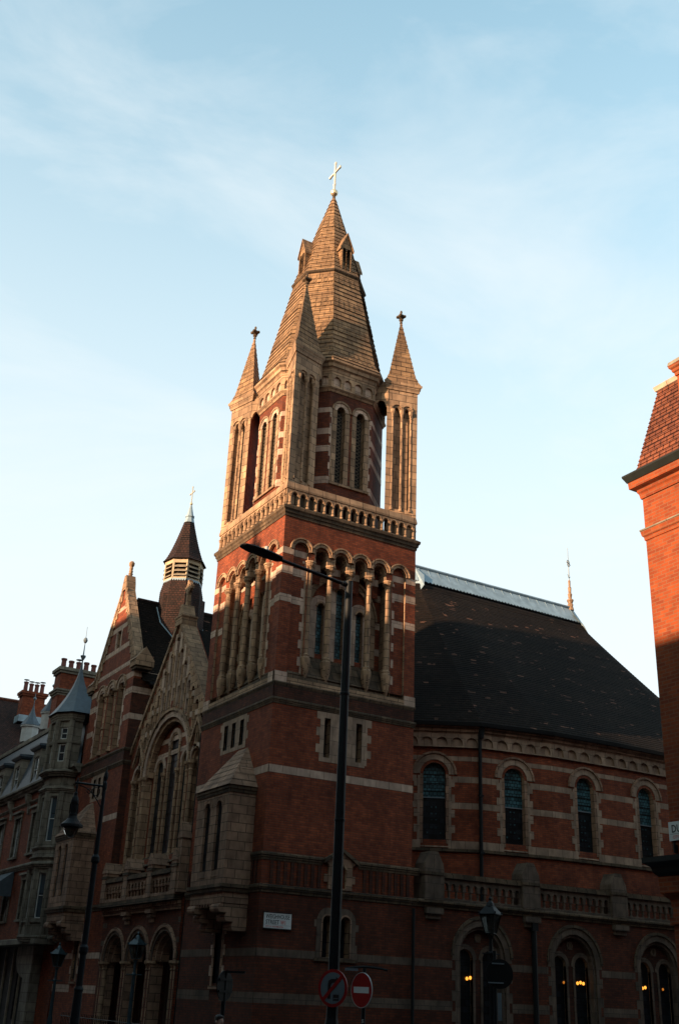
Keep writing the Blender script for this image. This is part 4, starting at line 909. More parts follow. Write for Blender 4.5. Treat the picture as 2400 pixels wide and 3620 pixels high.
# ================================================================ nave
bays = [(5.0, 5.05), (10.45, 1.72), (13.72, 1.07), (17.15, 0.90), (20.55, 0.90), (24.0, 1.12)]
def ell(t): return (24.15+5.3*cos(t), 10.35-9.25*sin(t))
endc = [ell(pi/2-(i)*pi/2/6) for i in range(1, 7)]
front = bays + endc
backp = [(x, 20.7-y) for x, y in front[::-1][1:]]
NV = front + backp
wcen = [8.86, 11.99, 15.46, 18.90, 22.3]
cw = MB(); cdp = MB(); nvwin = []
for i in range(len(NV)):
    a, b = Vector(NV[i]), Vector(NV[(i+1) % len(NV)])
    fr = Fr(a, b-a); Ln = (b-a).length; hs = []; uc = None
    if i < 5:
        wxy = [(8.86, 2.61), (11.99, 1.37), (15.46, 0.96), (18.90, 0.86), (22.3, 1.0)][i]
        uc = (Vector(wxy)-a).dot(fr.U); hs = [archpts(uc, 0.92, 7.50, 10.06, 10)]
    cw.slab(fr, [(0, 4.5), (Ln, 4.5), (Ln, 12.0), (0, 12.0)], hs, 0, -0.4, 'brick', 'stone', edge=False)
    if i < 5:
        e0, e1 = (1.5 if i == 0 else 0.0), Ln
        for z0, z1, hw_ in ((10.62, 10.80, 0.55), (9.75, 9.99, 0.72), (8.71, 8.95, 0.58), (7.16, 7.46, 0.55)):
            cdp.box(fr, e0, uc-hw_, z0, z1, -0.05, 0.006 + (0.03 if z0 < 8 else 0), 'stonen'); cdp.box(fr, uc+hw_, e1, z0, z1, -0.05, 0.006 + (0.03 if z0 < 8 else 0), 'stonen')
        cdp.ring(fr, uc, 10.06, 0.58, 0.84, 0.03, -0.02, 'stonen'); cdp.ring(fr, uc, 10.06, 0.83, 0.91, 0.09, 0.0, 'stoneo'); cdp.ring(fr, uc, 10.06, 0.46, 0.59, -0.02, -0.2, 'stoneo')
        for s_ in (-1, 1):
            cdp.box(fr, uc+s_*0.52-0.065, uc+s_*0.52+0.065, 7.35, 10.06, -0.25, 0.012, 'stoneo'); quoins(cdp, fr, uc+s_*0.58, s_, 7.46, 10.0, 0.018, mat='stonen', wl=0.24, ws=0.10, h=0.30)
        cdp.poly([fr.p(uc-0.58, 7.2, 0.05), fr.p(uc+0.58, 7.2, 0.05), fr.p(uc+0.46, 7.5, -0.2), fr.p(uc-0.46, 7.5, -0.2)], 'stoneo')
        cdp.box(fr, e0, e1, 7.05, 7.16, -0.05, 0.09, 'stoned')
        n = int((Ln-e0)/0.575); w = (Ln-e0)/n
        ah = [archpts(e0+w*(q+0.5), w*0.74, 11.20, 11.33, 7) for q in range(n)]
        cdp.slab(fr, [(e0, 11.15), (Ln, 11.15), (Ln, 11.70), (e0, 11.70)], ah, 0.12, 0.0, 'stonen', edge=True)
        for h in ah: cdp.sheet(fr, h, [], 0.02, 'stonen')
        nvwin.append((fr, hs[0]))
cdp.sweep(front, [(-0.1, 11.66), (0.10, 11.66), (0.14, 11.74), (0.20, 11.78), (0.21, 11.87), (0.28, 11.93), (0.32, 12.0), (0.32, 12.05), (-0.1, 12.05)], 'stoneo')
nave = obj('nave_wall', cw, church); obj('nave_dressing', cdp, nave)
for k_, (fr, out) in enumerate(nvwin):
    b = MB(); us = [u for u, z in out]; um = (min(us)+max(us))/2; sp_ = 9.15 if k_ % 2 == 0 else 8.95
    lo_ = [(min(us), 7.5), (max(us), 7.5), (max(us), sp_), (min(us), sp_)]; hi_ = [(min(us), sp_), (max(us), sp_)] + out[2:]
    b.sheet(fr, hi_, [], -0.22, 'stained'); b.sheet(fr, lo_, [], -0.24, 'glass'); b.box(fr, min(us), max(us), sp_-0.02, sp_+0.02, -0.22, -0.19, 'leadd')
    for z in (9.4, 9.7, 10.05): b.box(fr, min(us), max(us), z, z+0.025, -0.22, -0.20, 'black')
    for z in (7.75, 7.95, 8.25, 8.5, 8.75, 9.6, 9.9, 10.2):
        for s_ in (-1, 1):
            u = um+s_*(0.09 if z not in (7.75,) else 0.27); b.box(fr, u-0.03, u+0.03, z, z+0.06, -0.24, -0.215, 'stained')
    obj('window', b, nave)
# great tiled roof
RZ, EZ = 22.5, 12.12
eave = []
for i in range(len(NV)):
    a, b, c = Vector(NV[i-1]), Vector(NV[i]), Vector(NV[(i+1) % len(NV)])
    d1, d2 = (b-a).normalized(), (c-b).normalized(); n_ = (Vector((d1.y, -d1.x))+Vector((d2.y, -d2.x))).normalized(); eave.append(b+n_*0.42)
# denser eave line
E2 = []
for i in range(len(eave)):
    a, b = eave[i], eave[(i+1) % len(eave)]
    for q in range(4): E2.append(a.lerp(b, q/4))
def rp(e):
    x = min(max(e.x, 13.1), 24.0); return Vector((x, 10.35))
def prof(f):   # height along the slope: steep under the ridge, then an even pitch
    if f < 0.10: return RZ-(RZ-20.95)*(f/0.10)
    return 20.95-(20.95-EZ)*((f-0.10)/0.90)**0.97
nr = MB(); nc = 70
rings = []
for q in range(nc+1):
    f = 1-(1-0.075)*q/nc
    rings.append([Vector((*rp(e).lerp(e, f), prof(f))) for e in E2])
for q in range(nc):
    lo, hi = rings[q], rings[q+1]
    lo2 = [v+Vector((0, 0, 0.022)) for v in lo]
    nr.strip(lo2, hi, 'tile', True); nr.strip(lo, lo2, 'tile', True)
nroof = obj('nave_roof', nr, church)
gt = MB(); gt.strip([Vector((*e, 12.13)) for e in [v+(v-Vector((18.6, 10.35))).normalized()*0.06 for v in E2]], [Vector((*e, 11.98)) for e in [v+(v-Vector((18.6, 10.35))).normalized()*0.03 for v in E2]], 'black', True)
gt.strip([Vector((*v, 11.98)) for v in [v+(v-Vector((18.6, 10.35))).normalized()*0.03 for v in E2]], [Vector((*v, 12.0)) for v in [v-(v-Vector((18.6, 10.35))).normalized()*0.3 for v in E2]], 'black', True)
obj('gutter', gt, nroof)
lr = MB(); A_ = []; B_ = []
for e in E2:
    for lst, f, dz in ((A_, 0.0, 0.03), (B_, 0.062, 0.05)): lst.append(Vector((*rp(e).lerp(e, f), prof(f)+dz)))
lr.strip(A_, B_, 'lead', True)
for i in range(len(E2)): 
    a, b = B_[i], B_[(i+1) % len(E2)]
    m_ = max(1, int((b-a).length/0.20))
    for q in range(m_): 
        p, r = a.lerp(b, q/m_), a.lerp(b, (q+1)/m_); md = (p+r)/2+Vector((0, 0, -0.10)); md.xy += ((p+r)/2-Vector((*rp(Vector((p.x, p.y))), 0))).xy.normalized()*0.05
        lr.poly([p, r, md], 'lead')
x_ = 13.3
while x_ < 24:
    lr.tube((x_, 10.35, 22.55), (x_, 9.78, 21.60), 0.014, 0.014, 'lead', 5); x_ += 0.62
lr.tube((13.0, 10.35, 22.56), (24.05, 10.35, 22.56), 0.09, 0.09, 'lead', 8)
# flared hip leads at both ridge ends
for xe, s_ in ((24.0, 1), (13.1, -1)):
    for yy in (-1, 1):
        pts = [Vector((xe, 10.35, 22.5)), Vector((xe+s_*0.42, 10.35, 21.5)), Vector((xe+s_*0.75, 10.35, 20.85)), Vector((xe+s_*1.35, 10.35, 20.35))]
        oth = [Vector((xe-s_*0.3, 10.35+yy*0.5, 21.9)), Vector((xe, 10.35+yy*0.95, 21.15)), Vector((xe+s_*0.35, 10.35+yy*0.95, 20.65)), Vector((xe+s_*1.15, 10.35+yy*0.4, 20.25))]
        lr.strip([p+Vector((s_*0.05, 0, 0.06)) for p in pts], [p+Vector((s_*0.05, 0, 0.06)) for p in oth], 'lead')
obj('ridge_capping', lr, nroof)
rf = MB(); rx = 23.95
rf.lathe((rx, 10.35, 0), [(0.20, 22.4), (0.14, 22.65), (0.17, 22.75), (0.12, 22.82), (0.19, 22.98), (0.19, 23.05), (0.09, 23.1), (0.13, 23.4), (0.08, 23.45), (0.10, 23.8), (0.06, 23.85), (0.07, 24.2), (0.05, 24.25)], 'stone', 8)
rf.tube((rx, 10.35, 24.2), (rx, 10.35, 26.3), 0.035, 0.015, 'leadd', 6)
for a, z in ((0, 24.45), (pi, 24.45), (0, 25.35), (pi, 25.35)):
    u = Vector((cos(a+0.5), sin(a+0.5), 0)); rf.tube((rx, 10.35, z-0.08), Vector((rx, 10.35, z+0.10))+u*0.22, 0.02, 0.015, 'leadd', 5)
rff = Fr((rx, 10.35), (cos(0.5), sin(0.5))); rf.ring(rff, 0, 25.3, 0.17, 0.21, 0.02, -0.02, 'leadd', 0, 2*pi, 12); rf.box(rff, -0.33, 0.33, 25.28, 25.32, -0.015, 0.015, 'leadd')
obj('ridge_finial', rf, nroof)
dp = MB(); dp.tube((10.40, 1.60, 4.6), (10.40, 1.60, 11.7), 0.075, 0.075, 'black', 8); dp.tube((10.42, 1.55, 11.55), (10.42, 1.5, 12.0), 0.11, 0.14, 'black', 8)
for z in (7.0, 9.2): dp.box(Fr((10.40, 1.60), (1, 0)), -0.11, 0.11, z, z+0.07, -0.02, 0.09, 'black')
obj('drainpipe', dp, nave)

# ================================================================ aisle on the side street
al = MB(); ad = MB(); ac = [9.12, 13.55, 18.0, 22.4]
ah = []
for c in ac:
    for s_ in (-1, 1): ah.append(archpts(c+s_*0.56, 0.68, 0.75, 3.07, 8))
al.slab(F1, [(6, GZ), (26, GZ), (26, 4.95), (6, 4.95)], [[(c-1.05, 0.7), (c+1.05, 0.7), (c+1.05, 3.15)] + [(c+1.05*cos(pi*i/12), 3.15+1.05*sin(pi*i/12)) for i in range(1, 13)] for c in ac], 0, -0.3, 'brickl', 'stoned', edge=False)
for c, k_ in zip(ac, range(4)):
    al.slab(F1, [(c-1.1, 0.6), (c+1.1, 0.6), (c+1.1, 4.3), (c-1.1, 4.3)], ah[2*k_:2*k_+2], -0.28, -0.5, 'brickd', 'stone', edge=False)
al.poly([(6, 0, 4.94), (26, 0, 4.94), (26, 3, 4.94), (6, 6, 4.94)], 'leadd'); al.poly([(26, 0, GZ), (26, 8, GZ), (26, 8, 4.95), (26, 0, 4.95)], 'brick')
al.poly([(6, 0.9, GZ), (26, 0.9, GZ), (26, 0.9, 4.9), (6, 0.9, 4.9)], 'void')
aisle = obj('aisle_wall', al, church)
for c in ac:
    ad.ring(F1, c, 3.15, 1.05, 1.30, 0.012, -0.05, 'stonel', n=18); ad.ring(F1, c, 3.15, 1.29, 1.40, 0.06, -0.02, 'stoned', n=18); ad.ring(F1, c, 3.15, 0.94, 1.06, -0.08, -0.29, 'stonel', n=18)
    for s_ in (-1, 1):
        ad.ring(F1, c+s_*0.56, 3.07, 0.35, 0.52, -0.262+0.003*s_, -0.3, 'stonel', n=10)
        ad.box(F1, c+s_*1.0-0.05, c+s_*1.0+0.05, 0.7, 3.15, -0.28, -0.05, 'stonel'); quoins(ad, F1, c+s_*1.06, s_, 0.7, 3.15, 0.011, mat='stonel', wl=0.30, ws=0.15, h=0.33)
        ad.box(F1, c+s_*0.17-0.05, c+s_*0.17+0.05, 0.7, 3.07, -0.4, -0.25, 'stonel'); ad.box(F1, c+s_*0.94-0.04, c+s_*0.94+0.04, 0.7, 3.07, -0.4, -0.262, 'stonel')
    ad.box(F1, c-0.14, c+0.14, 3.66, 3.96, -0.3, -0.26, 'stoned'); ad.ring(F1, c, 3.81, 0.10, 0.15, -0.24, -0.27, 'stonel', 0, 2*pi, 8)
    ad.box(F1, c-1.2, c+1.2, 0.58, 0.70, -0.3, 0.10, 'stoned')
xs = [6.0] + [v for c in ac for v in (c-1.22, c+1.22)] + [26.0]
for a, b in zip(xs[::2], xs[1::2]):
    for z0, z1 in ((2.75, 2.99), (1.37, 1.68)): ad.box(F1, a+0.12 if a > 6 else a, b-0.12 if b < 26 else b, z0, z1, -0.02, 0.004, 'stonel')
ad.sweep([(6.2, 0), (26, 0)], stepped_profile(4.70, 4.95, 0.16), 'stoned')
obj('aisle_dressing', ad, aisle)
for h in ah: glaze(aisle, F1, h, -0.42, 'glass')
xsP = [6.90, 11.40, 15.93, 20.4, 24.9]
for x in xsP:
    b = MB(); b.box(F1, x-0.42, x+0.42, 4.95, 6.02, -0.55, 0.16, 'stonel')
    b.ext(F1, [(x-0.42, 6.02), (x+0.42, 6.02), (x+0.40, 6.20), (x+0.16, 6.62), (x-0.16, 6.62), (x-0.40, 6.20)], 0.14, -0.5, 'stonel'); b.box(F1, x-0.46, x+0.46, 5.80, 5.90, -0.5, 0.20, 'stoned')
    b.box(F1, x-0.36, x+0.36, 4.48, 4.68, -0.1, 0.22, 'stonel'); b.box(F1, x-0.30, x+0.30, 4.32, 4.48, -0.1, 0.12, 'stonel')
    obj('pier', b, aisle)
for a, b_ in zip(xsP, xsP[1:]): balustrade(F1, a+0.44, b_-0.44, 4.96, aisle, 0.32, 0.02, mat='stonel')
for x, z1 in ((6.04, 4.6), (11.50, 4.3), (20.5, 4.3)):
    b = MB(); b.tube((x, -0.09, GZ), (x, -0.09, z1), 0.055 if x < 7 else 0.10, 0.055 if x < 7 else 0.10, 'black', 8); b.box(F1, x-0.14, x+0.14, z1-0.1, z1+0.22, 0.0, 0.2, 'black') if x > 7 else None
    obj('drainpipe', b, aisle)
# ================================================================ warm lamps seen through the aisle windows
LP = [(8.78, 0.10, 2.44, 1, 'the aisle window pair nearest the tower', 'glow', 2), (13.28, 0.10, 2.50, 1, 'the left light of the middle aisle window pair, dim', 'glowdim', 1),
      (14.12, 0.10, 2.50, 1, 'the right light of the middle aisle window pair, brightest', 'glow', 3), (17.45, 0.10, 2.46, 1, 'the left light beside the orange building', 'glow', 2), (18.50, 0.10, 2.46, 1, 'the right light beside the orange building, dim', 'glowdim', 1)]
for x, y, z, s_, tx, mt, nb in LP:
    t = thing('wall_lamp', 'warm lamp in ' + tx, 'lamp', (x, -0.02+0.0, z), 'lamps glowing in the aisle windows')
    b = MB(); yy = 0.385
    b.box(Fr((x, yy+0.03), (1, 0)), -0.05, 0.05, z-0.12, z+0.05, -0.01, 0.02, 'black')
    b.tube((x-0.13, yy, z-0.08), (x+0.13, yy, z-0.08), 0.012, 0.012, 'black', 5); obj('bracket', b, t)
    for q in range(nb):
        c = MB(); c.ball((x+(q-(nb-1)/2)*0.15, yy-0.02, z+0.03*(q % 2)), 0.05 if nb > 1 else 0.042, mt, 8, 1.25); obj('bulb', c, t)

# ================================================================ orange brick corner building on the right
rb = thing('corner_building', 'orange red brick corner building with tiled mansard roof at the right edge of the picture', 'building', (8, -22, GZ))
FA = Fr((0, -17.7), (0, -1), (-1, 0)); FN = Fr((18, -17.7), (-1, 0), (0, 1))
w = MB()
wins_ = [[(a, z), (a+1.3, z), (a+1.3, z+2.0), (a, z+2.0)] for a in (3.2, 7.6, 12.0) for z in (5.3, 8.4)]
w.slab(FA, [(0, GZ), (16, GZ), (16, 12.3), (0, 12.3)], wins_, 0, -0.25, 'bricko', edge=False)
winn = [[(a, z), (a+1.2, z), (a+1.2, z+2.0), (a, z+2.0)] for a in (3, 7, 11, 15) for z in (5.3, 8.4)]
w.slab(FN, [(0, GZ), (18, GZ), (18, 12.3), (0, 12.3)], winn, 0, -0.25, 'bricko', edge=False)
w.poly([(18, -17.7, GZ), (18, -33.7, GZ), (18, -33.7, 12.3), (18, -17.7, 12.3)], 'bricko'); w.poly([(0, -33.7, GZ), (18, -33.7, GZ), (18, -33.7, 12.3), (0, -33.7, 12.3)], 'bricko')
wl = obj('wall', w, rb)
for fr, hs in ((FA, wins_), (FN, winn)):
    for h in hs:
        b = MB(); b.sheet(fr, h, [], -0.18, 'pane'); us = [q[0] for q in h]; zs = [q[1] for q in h]
        for a, b_, c, d in ((us[0], us[0]+0.07, zs[0], zs[2]), (us[1]-0.07, us[1], zs[0], zs[2]), (us[0]+0.07, us[1]-0.07, zs[0], zs[0]+0.07), (us[0]+0.07, us[1]-0.07, (zs[0]+zs[2])/2-0.03, (zs[0]+zs[2])/2+0.03)): b.box(fr, a, b_, c, d, -0.17, -0.12, 'white')
        obj('window', b, wl)
rp_ = [(18, -17.7), (0, -17.7), (0, -33.7)]
c = MB(); c.sweep(rp_, [(-0.1, 12.18), (0.03, 12.18), (0.05, 12.30), (0.08, 12.34), (0.08, 12.40), (0.20, 12.44), (0.21, 12.60), (-0.1, 12.60)], 'bricko'); obj('brick_cornice', c, wl)
c = MB(); c.sweep(rp_, [(-0.1, 12.60), (0.23, 12.60), (0.30, 12.74), (0.30, 12.78), (-0.1, 12.82)], 'green'); obj('gutter', c, wl)
c = MB(); c.sweep(rp_, [(-0.1, 11.16), (0.02, 11.16), (0.03, 11.24), (0.06, 11.27), (0.08, 11.38), (-0.02, 11.44)], 'bricko'); c.sweep(rp_, [(-0.02, 11.442), (0.09, 11.385), (0.09, 11.42), (-0.02, 11.47)], 'greys'); obj('string_course', c, wl)
c = MB()
for i in range(20):
    t0, t1 = i/20, (i+1)/20
    o0, o1 = 0.07-0.47*t0, 0.07-0.47*t1
    def rect(o, z): return [(18, -17.7+o, z), (-o, -17.7+o, z), (-o, -33.7, z)]
    z0, z1 = 12.82+2.15*t0, 12.82+2.15*t1
    c.strip([Vector(v) for v in rect(o0+0.022, z0)], [Vector(v) for v in rect(o1, z1)], 'tiler'); c.strip([Vector(v) for v in rect(o0-0.02, z0)], [Vector(v) for v in rect(o0+0.022, z0)], 'tiler')
mans = obj('mansard_roof', c, rb)
c = MB(); c.sweep([(18, -17.7), (0, -17.7), (0, -33.7)], [(-0.50, 14.84), (-0.42, 14.86), (-0.40, 14.93), (-0.34, 14.95), (-0.31, 15.06), (-0.42, 15.13), (-0.9, 15.2)], 'stonep'); obj('roof_kerb', c, mans)
c = MB()
for i in range(5):
    o0, o1 = -0.42-0.3*i, -0.72-0.3*i; z0, z1 = 15.12+0.15*i, 15.27+0.15*i
    c.strip([Vector(v) for v in rect(o0+0.03, z0)], [Vector(v) for v in rect(o1, z1)], 'tiler')
obj('upper_roof', c, mans)
c = MB(); cf = Fr((0.12, -18.92), (0, -1), (-1, 0)); c.box(cf, 0.0, 3.0, 12.8, 14.92, -1.3, 0.0, 'bricko')
ring_ = [(1.42, -18.92), (0.12, -18.92), (0.12, -21.92), (1.42, -21.92)]
c.sweep(ring_, [(-0.1, 14.87), (0.03, 14.87), (0.04, 14.95), (0.07, 14.97), (0.08, 15.03), (0.12, 15.07), (0.13, 15.13), (-0.1, 15.14)], 'bricko', True); c.sweep(ring_, [(-0.1, 15.13), (0.14, 15.13), (0.12, 15.23), (-0.1, 15.29)], 'greys', True)
for i in range(5):
    p = cf.p(0.4+i*0.55, 15.67, -0.65); c.lathe((p.x, p.y, 0), [(0.15, 15.17), (0.12, 15.77), (0.15, 15.79), (0.15, 15.87)], 'pot', 8)
obj('chimney', c, rb)
# shopfront storey
c = MB(); c.sweep(rp_, [(-0.1, 4.02), (0.20, 4.02), (0.28, 4.10), (0.30, 4.20), (0.42, 4.28), (0.42, 4.38), (-0.1, 4.46)], 'green')
obj('shop_cornice', c, wl)
c = MB(); c.sweep(rp_, [(-0.1, 3.45), (0.06, 3.45), (0.08, 3.60), (0.20, 3.72), (0.22, 4.02), (-0.1, 4.02)], 'bricko')
for fr in (FA, Fr((0, -17.7), (1, 0), (0, 1))):
    for u in (0.02, 3.2, 6.6, 10.0): c.box(fr, u, u+0.55, GZ, 3.45, -0.1, 0.12, 'bricko'); c.box(fr, u-0.04, u+0.6, 3.15, 3.26, -0.1, 0.18, 'bricko'); c.box(fr, u-0.05, u+0.62, GZ, 0.0, -0.1, 0.2, 'greys')
    for u in (0.75, 3.95, 7.35): c.box(fr, u, u+2.2, 0.2, 3.0, -0.1, 0.02, 'void')
obj('shopfront', c, wl)
c = MB(); c.tube((-0.25, -17.55, 12.5), (-0.25, -17.55, 12.5001), 0.01, 0.01, 'black')
c = MB(); c.box(Fr((0.0, -17.80), (0, -1), (-1, 0)), 0.0, 0.06, 4.46, 4.62, 0.0, 0.07, 'black'); c.tube((-0.07, -17.84, 4.46), (-0.07, -17.84, 4.66), 0.025, 0.025, 'black', 6); obj('bracket', c, wl)

STK1 = (1.1, 4.0, 31.0, 14.5, 19.55, 1.2, 6, 0.62)
STK2 = (3.25, 4.95, 48.0, 19.6, 21.95, 1.0, 4, 0.72)
HROOF = [(-3, 45.8, 14.2), (-3, 51, 21.75), (12, 45.8, 14.2), (12, 51, 21.75)]
# ================================================================ terrace beyond the church: mansion block with corner oriel turret
FL = Fr((0, 20.8), (0, 1), (-1, 0))
lb = thing('mansion_block', 'red brick and grey stone mansion block with a lead spirelet oriel, left of the church', 'building', (5, 30, GZ))
def Yw(y): return y-20.8
w = MB()
wz = []
for y in (27.2, 30.6, 34.1, 37.6, 41.1):
    for z0, z1 in ((8.15, 10.30), (4.75, 6.75)):
        wz.append([(Yw(y), z0), (Yw(y)+1.05, z0), (Yw(y)+1.05, z1), (Yw(y), z1)])
w.slab(FL, [(0, GZ), (24, GZ), (24, 11.75), (0, 11.75)], wz, 0, -0.25, 'brick', 'greys', edge=False)
w.poly([(0, 44.8, GZ), (11, 44.8, GZ), (11, 44.8, 11.75), (0, 44.8, 11.75)], 'brick'); w.poly([(11, 20.8, GZ), (11, 44.8, GZ), (11, 44.8, 11.75), (11, 20.8, 11.75)], 'brick'); w.poly([(0, 20.8, GZ), (11, 20.8, GZ), (11, 20.8, 11.75), (0, 20.8, 11.75)], 'brick')
lwall = obj('wall', w, lb)
d = MB()
for z0, z1, pr in ((11.5, 11.95, 0.42), (10.9, 11.05, 0.12), (7.3, 7.6, 0.18), (3.45, 3.75, 0.35)): d.sweep([(0, 44.8), (0, 20.8)], stepped_profile(z0, z1, pr), 'greys')
for h in wz:
    u0, u1, z0, z1 = h[0][0], h[1][0], h[0][1], h[2][1]
    d.box(FL, u0-0.2, u0, z0, z1, -0.05, 0.06, 'greys'); d.box(FL, u1, u1+0.2, z0, z1, -0.05, 0.06, 'greys'); d.box(FL, u0-0.25, u1+0.25, z1, z1+0.25, -0.05, 0.10, 'greys'); d.box(FL, u0-0.32, u1+0.32, z1+0.25, z1+0.36, -0.05, 0.22, 'greys'); d.box(FL, u0-0.25, u1+0.25, z0-0.12, z0, -0.05, 0.14, 'greys')
for y in (25.9, 29.3, 32.9): d.ext(Fr((0, y), (-1, 0), (0, 1)), [(0, 11.45), (0.35, 11.45), (0.28, 11.1), (0.10, 10.75), (0.08, 10.4), (0, 10.35)], 0.16, -0.16, 'greys')
obj('stone_dressing', d, lwall)
def sash(fr, h, parent, depth=-0.16):
    b = MB(); us = [q[0] for q in h]; zs = [q[1] for q in h]; u0, u1, z0, z1 = min(us), max(us), min(zs), max(zs)
    b.sheet(fr, h, [], depth, 'pane')
    for a, b_, c, e in ((u0, u0+0.05, z0, z1), (u1-0.05, u1, z0, z1), (u0+0.05, u1-0.05, z0, z0+0.05), (u0+0.05, u1-0.05, z1-0.05, z1), (u0+0.05, u1-0.05, (z0+z1)/2-0.02, (z0+z1)/2+0.02)): b.box(fr, a, b_, c, e, depth, depth+0.05, 'white')
    return obj('window', b, parent)
for h in wz: sash(FL, h, lwall)
# canted oriel tower
OX = [(0.0, 21.5), (-0.62, 21.5), (-1.15, 22.15), (-1.15, 23.25), (-0.62, 23.95), (0.0, 23.95)]   # plan, near to far
OXr = OX[::-1]
def canted(mbx, z0, z1, off=0.0, mat='greys', holes=None):
    for i in range(len(OXr)-1):
        a, b = OXr[i], OXr[i+1]; fr = Fr(a, (b[0]-a[0], b[1]-a[1])); Ln = (Vector(b)-Vector(a)).length
        if holes and 0.8 < Ln:
            hw_ = min(0.42, Ln/2-0.22); hs = [[(Ln/2-hw_, q0), (Ln/2+hw_, q0), (Ln/2+hw_, q1), (Ln/2-hw_, q1)] for q0, q1 in holes]
            mbx.slab(fr, [(0, z0), (Ln, z0), (Ln, z1), (0, z1)], hs, off, off-0.22, mat, edge=False)
            for h in hs: ORW.append((fr, h))
        else: mbx.sheet(fr, [(0, z0), (Ln, z0), (Ln, z1), (0, z1)], [], off, mat)
ORW = []
o_ = MB()
canted(o_, 3.6, 7.0, 0, 'greys', [(4.55, 6.65)]); canted(o_, 7.0, 11.0, 0, 'greys', [(8.15, 10.35)]); canted(o_, 11.0, 14.6, -0.06, 'greys', [(12.1, 13.0), (13.25, 13.85)])
for z0, z1, pr in ((3.5, 3.8, 0.14), (4.3, 4.42, 0.08), (6.85, 7.15, 0.25), (7.75, 7.9, 0.10), (7.30, 7.42, 0.12), (10.55, 10.8, 0.16), (11.35, 11.65, 0.30), (13.05, 13.18, 0.03), (14.2, 14.6, 0.12)): o_.sweep(OXr, stepped_profile(z0, z1, pr), 'greys')
o_.poly([(*q, 3.55) for q in OX], 'greys')
for q in OX[1:-1]:
    for z0, z1 in ((3.8, 6.85), (7.9, 10.55), (11.65, 14.2)): o_.tube((q[0]+0.02, q[1], z0), (q[0]+0.02, q[1], z1), 0.14, 0.14, 'greys', 6)
ori = obj('oriel_turret', o_, lb)
for fr, h in ORW: sash(fr, h, ori, -0.15)
sr = MB(); cxy = Vector((-0.15, 22.75)); prv = None
for k_ in range(11):
    t = k_/10; g = (1-t)**2.1*1.12+0.018; z = 14.62+3.40*t
    rg = [Vector((cxy.x+(x-cxy.x)*g, cxy.y+(y-cxy.y)*g, z)) for x, y in [(0.75, 21.4), (-0.65, 21.4), (-1.22, 22.1), (-1.22, 23.3), (-0.65, 24.05), (0.75, 24.05)]]
    if prv: sr.strip(prv, rg, 'slate', True)
    prv = rg
sr.poly([Vector((cxy.x+(x-cxy.x)*1.14, cxy.y+(y-cxy.y)*1.14, 14.60)) for x, y in [(0.75, 21.4), (-0.65, 21.4), (-1.22, 22.1), (-1.22, 23.3), (-0.65, 24.05), (0.75, 24.05)]], 'black')
sr.lathe((cxy.x, cxy.y, 0), [(0.05, 17.8), (0.15, 18.0), (0.15, 18.05), (0.04, 18.1), (0.02, 18.75), (0.09, 18.82), (0.13, 18.93), (0.09, 19.04), (0.015, 19.1), (0.012, 19.7)], 'leadd', 8)
obj('spirelet', sr, ori)
# mansard with dormers
mr = MB()
mr.strip([Vector((-0.1, 44.8, 11.95)), Vector((-0.1, 20.8, 11.95))], [Vector((1.0, 44.8, 15.6)), Vector((1.0, 24.3, 15.6))], 'slate'); mr.strip([Vector((1.0, 44.8, 15.6)), Vector((1.0, 24.3, 15.6))], [Vector((5.0, 44.8, 17.0)), Vector((5.0, 24.3, 17.0))], 'tileb')
mr.strip([Vector((5.0, 44.8, 17.0)), Vector((5.0, 24.3, 17.0))], [Vector((11, 44.8, 12)), Vector((11, 20.8, 12))], 'tileb')
mr.poly([(0, 20.82, 11.9), (1.0, 24.3, 15.6), (5, 24.3, 17.0), (11, 20.82, 12)], 'brick'); mr.box(Fr((1.0, 24.3), (0, 1), (-1, 0)), 0, 20.5, 15.5, 15.75, -0.1, 0.12, 'greys')
mrf = obj('mansard_roof', mr, lb)
for y in (25.4, 28.6, 32.6, 36.2):
    dm = MB(); fr = Fr((-0.02, y), (0, 1), (-1, 0))
    dm.slab(fr, [(0, 11.9), (1.5, 11.9), (1.5, 14.05), (0, 14.05)], [[(0.28, 12.15), (1.22, 12.15), (1.22, 13.6), (0.28, 13.6)]], 0, -0.2, 'greys', edge=False)
    for u in (0, 1.5): dm.poly([fr.p(u, 11.9, 0), fr.p(u, 14.05, 0), fr.p(u, 14.05, -1.4), fr.p(u, 12.0, -0.3)], 'greys')
    dm.sweep([tuple(fr.p(1.5, 0, -1.2)[:2]), tuple(fr.p(1.5, 0, 0)[:2]), tuple(fr.p(0, 0, 0)[:2]), tuple(fr.p(0, 0, -1.2)[:2])], [(-0.05, 13.95), (0.1, 14.0), (0.22, 14.12), (0.22, 14.2), (-0.1, 14.24)], 'slate')
    dm.poly([fr.p(-0.2, 14.22, 0.2), fr.p(1.7, 14.22, 0.2), fr.p(1.7, 14.30, -1.3), fr.p(-0.2, 14.30, -1.3)], 'slate')
    do = obj('dormer', dm, mrf); sash(fr, [(0.28, 12.15), (1.22, 12.15), (1.22, 13.6), (0.28, 13.6)], do, -0.12)
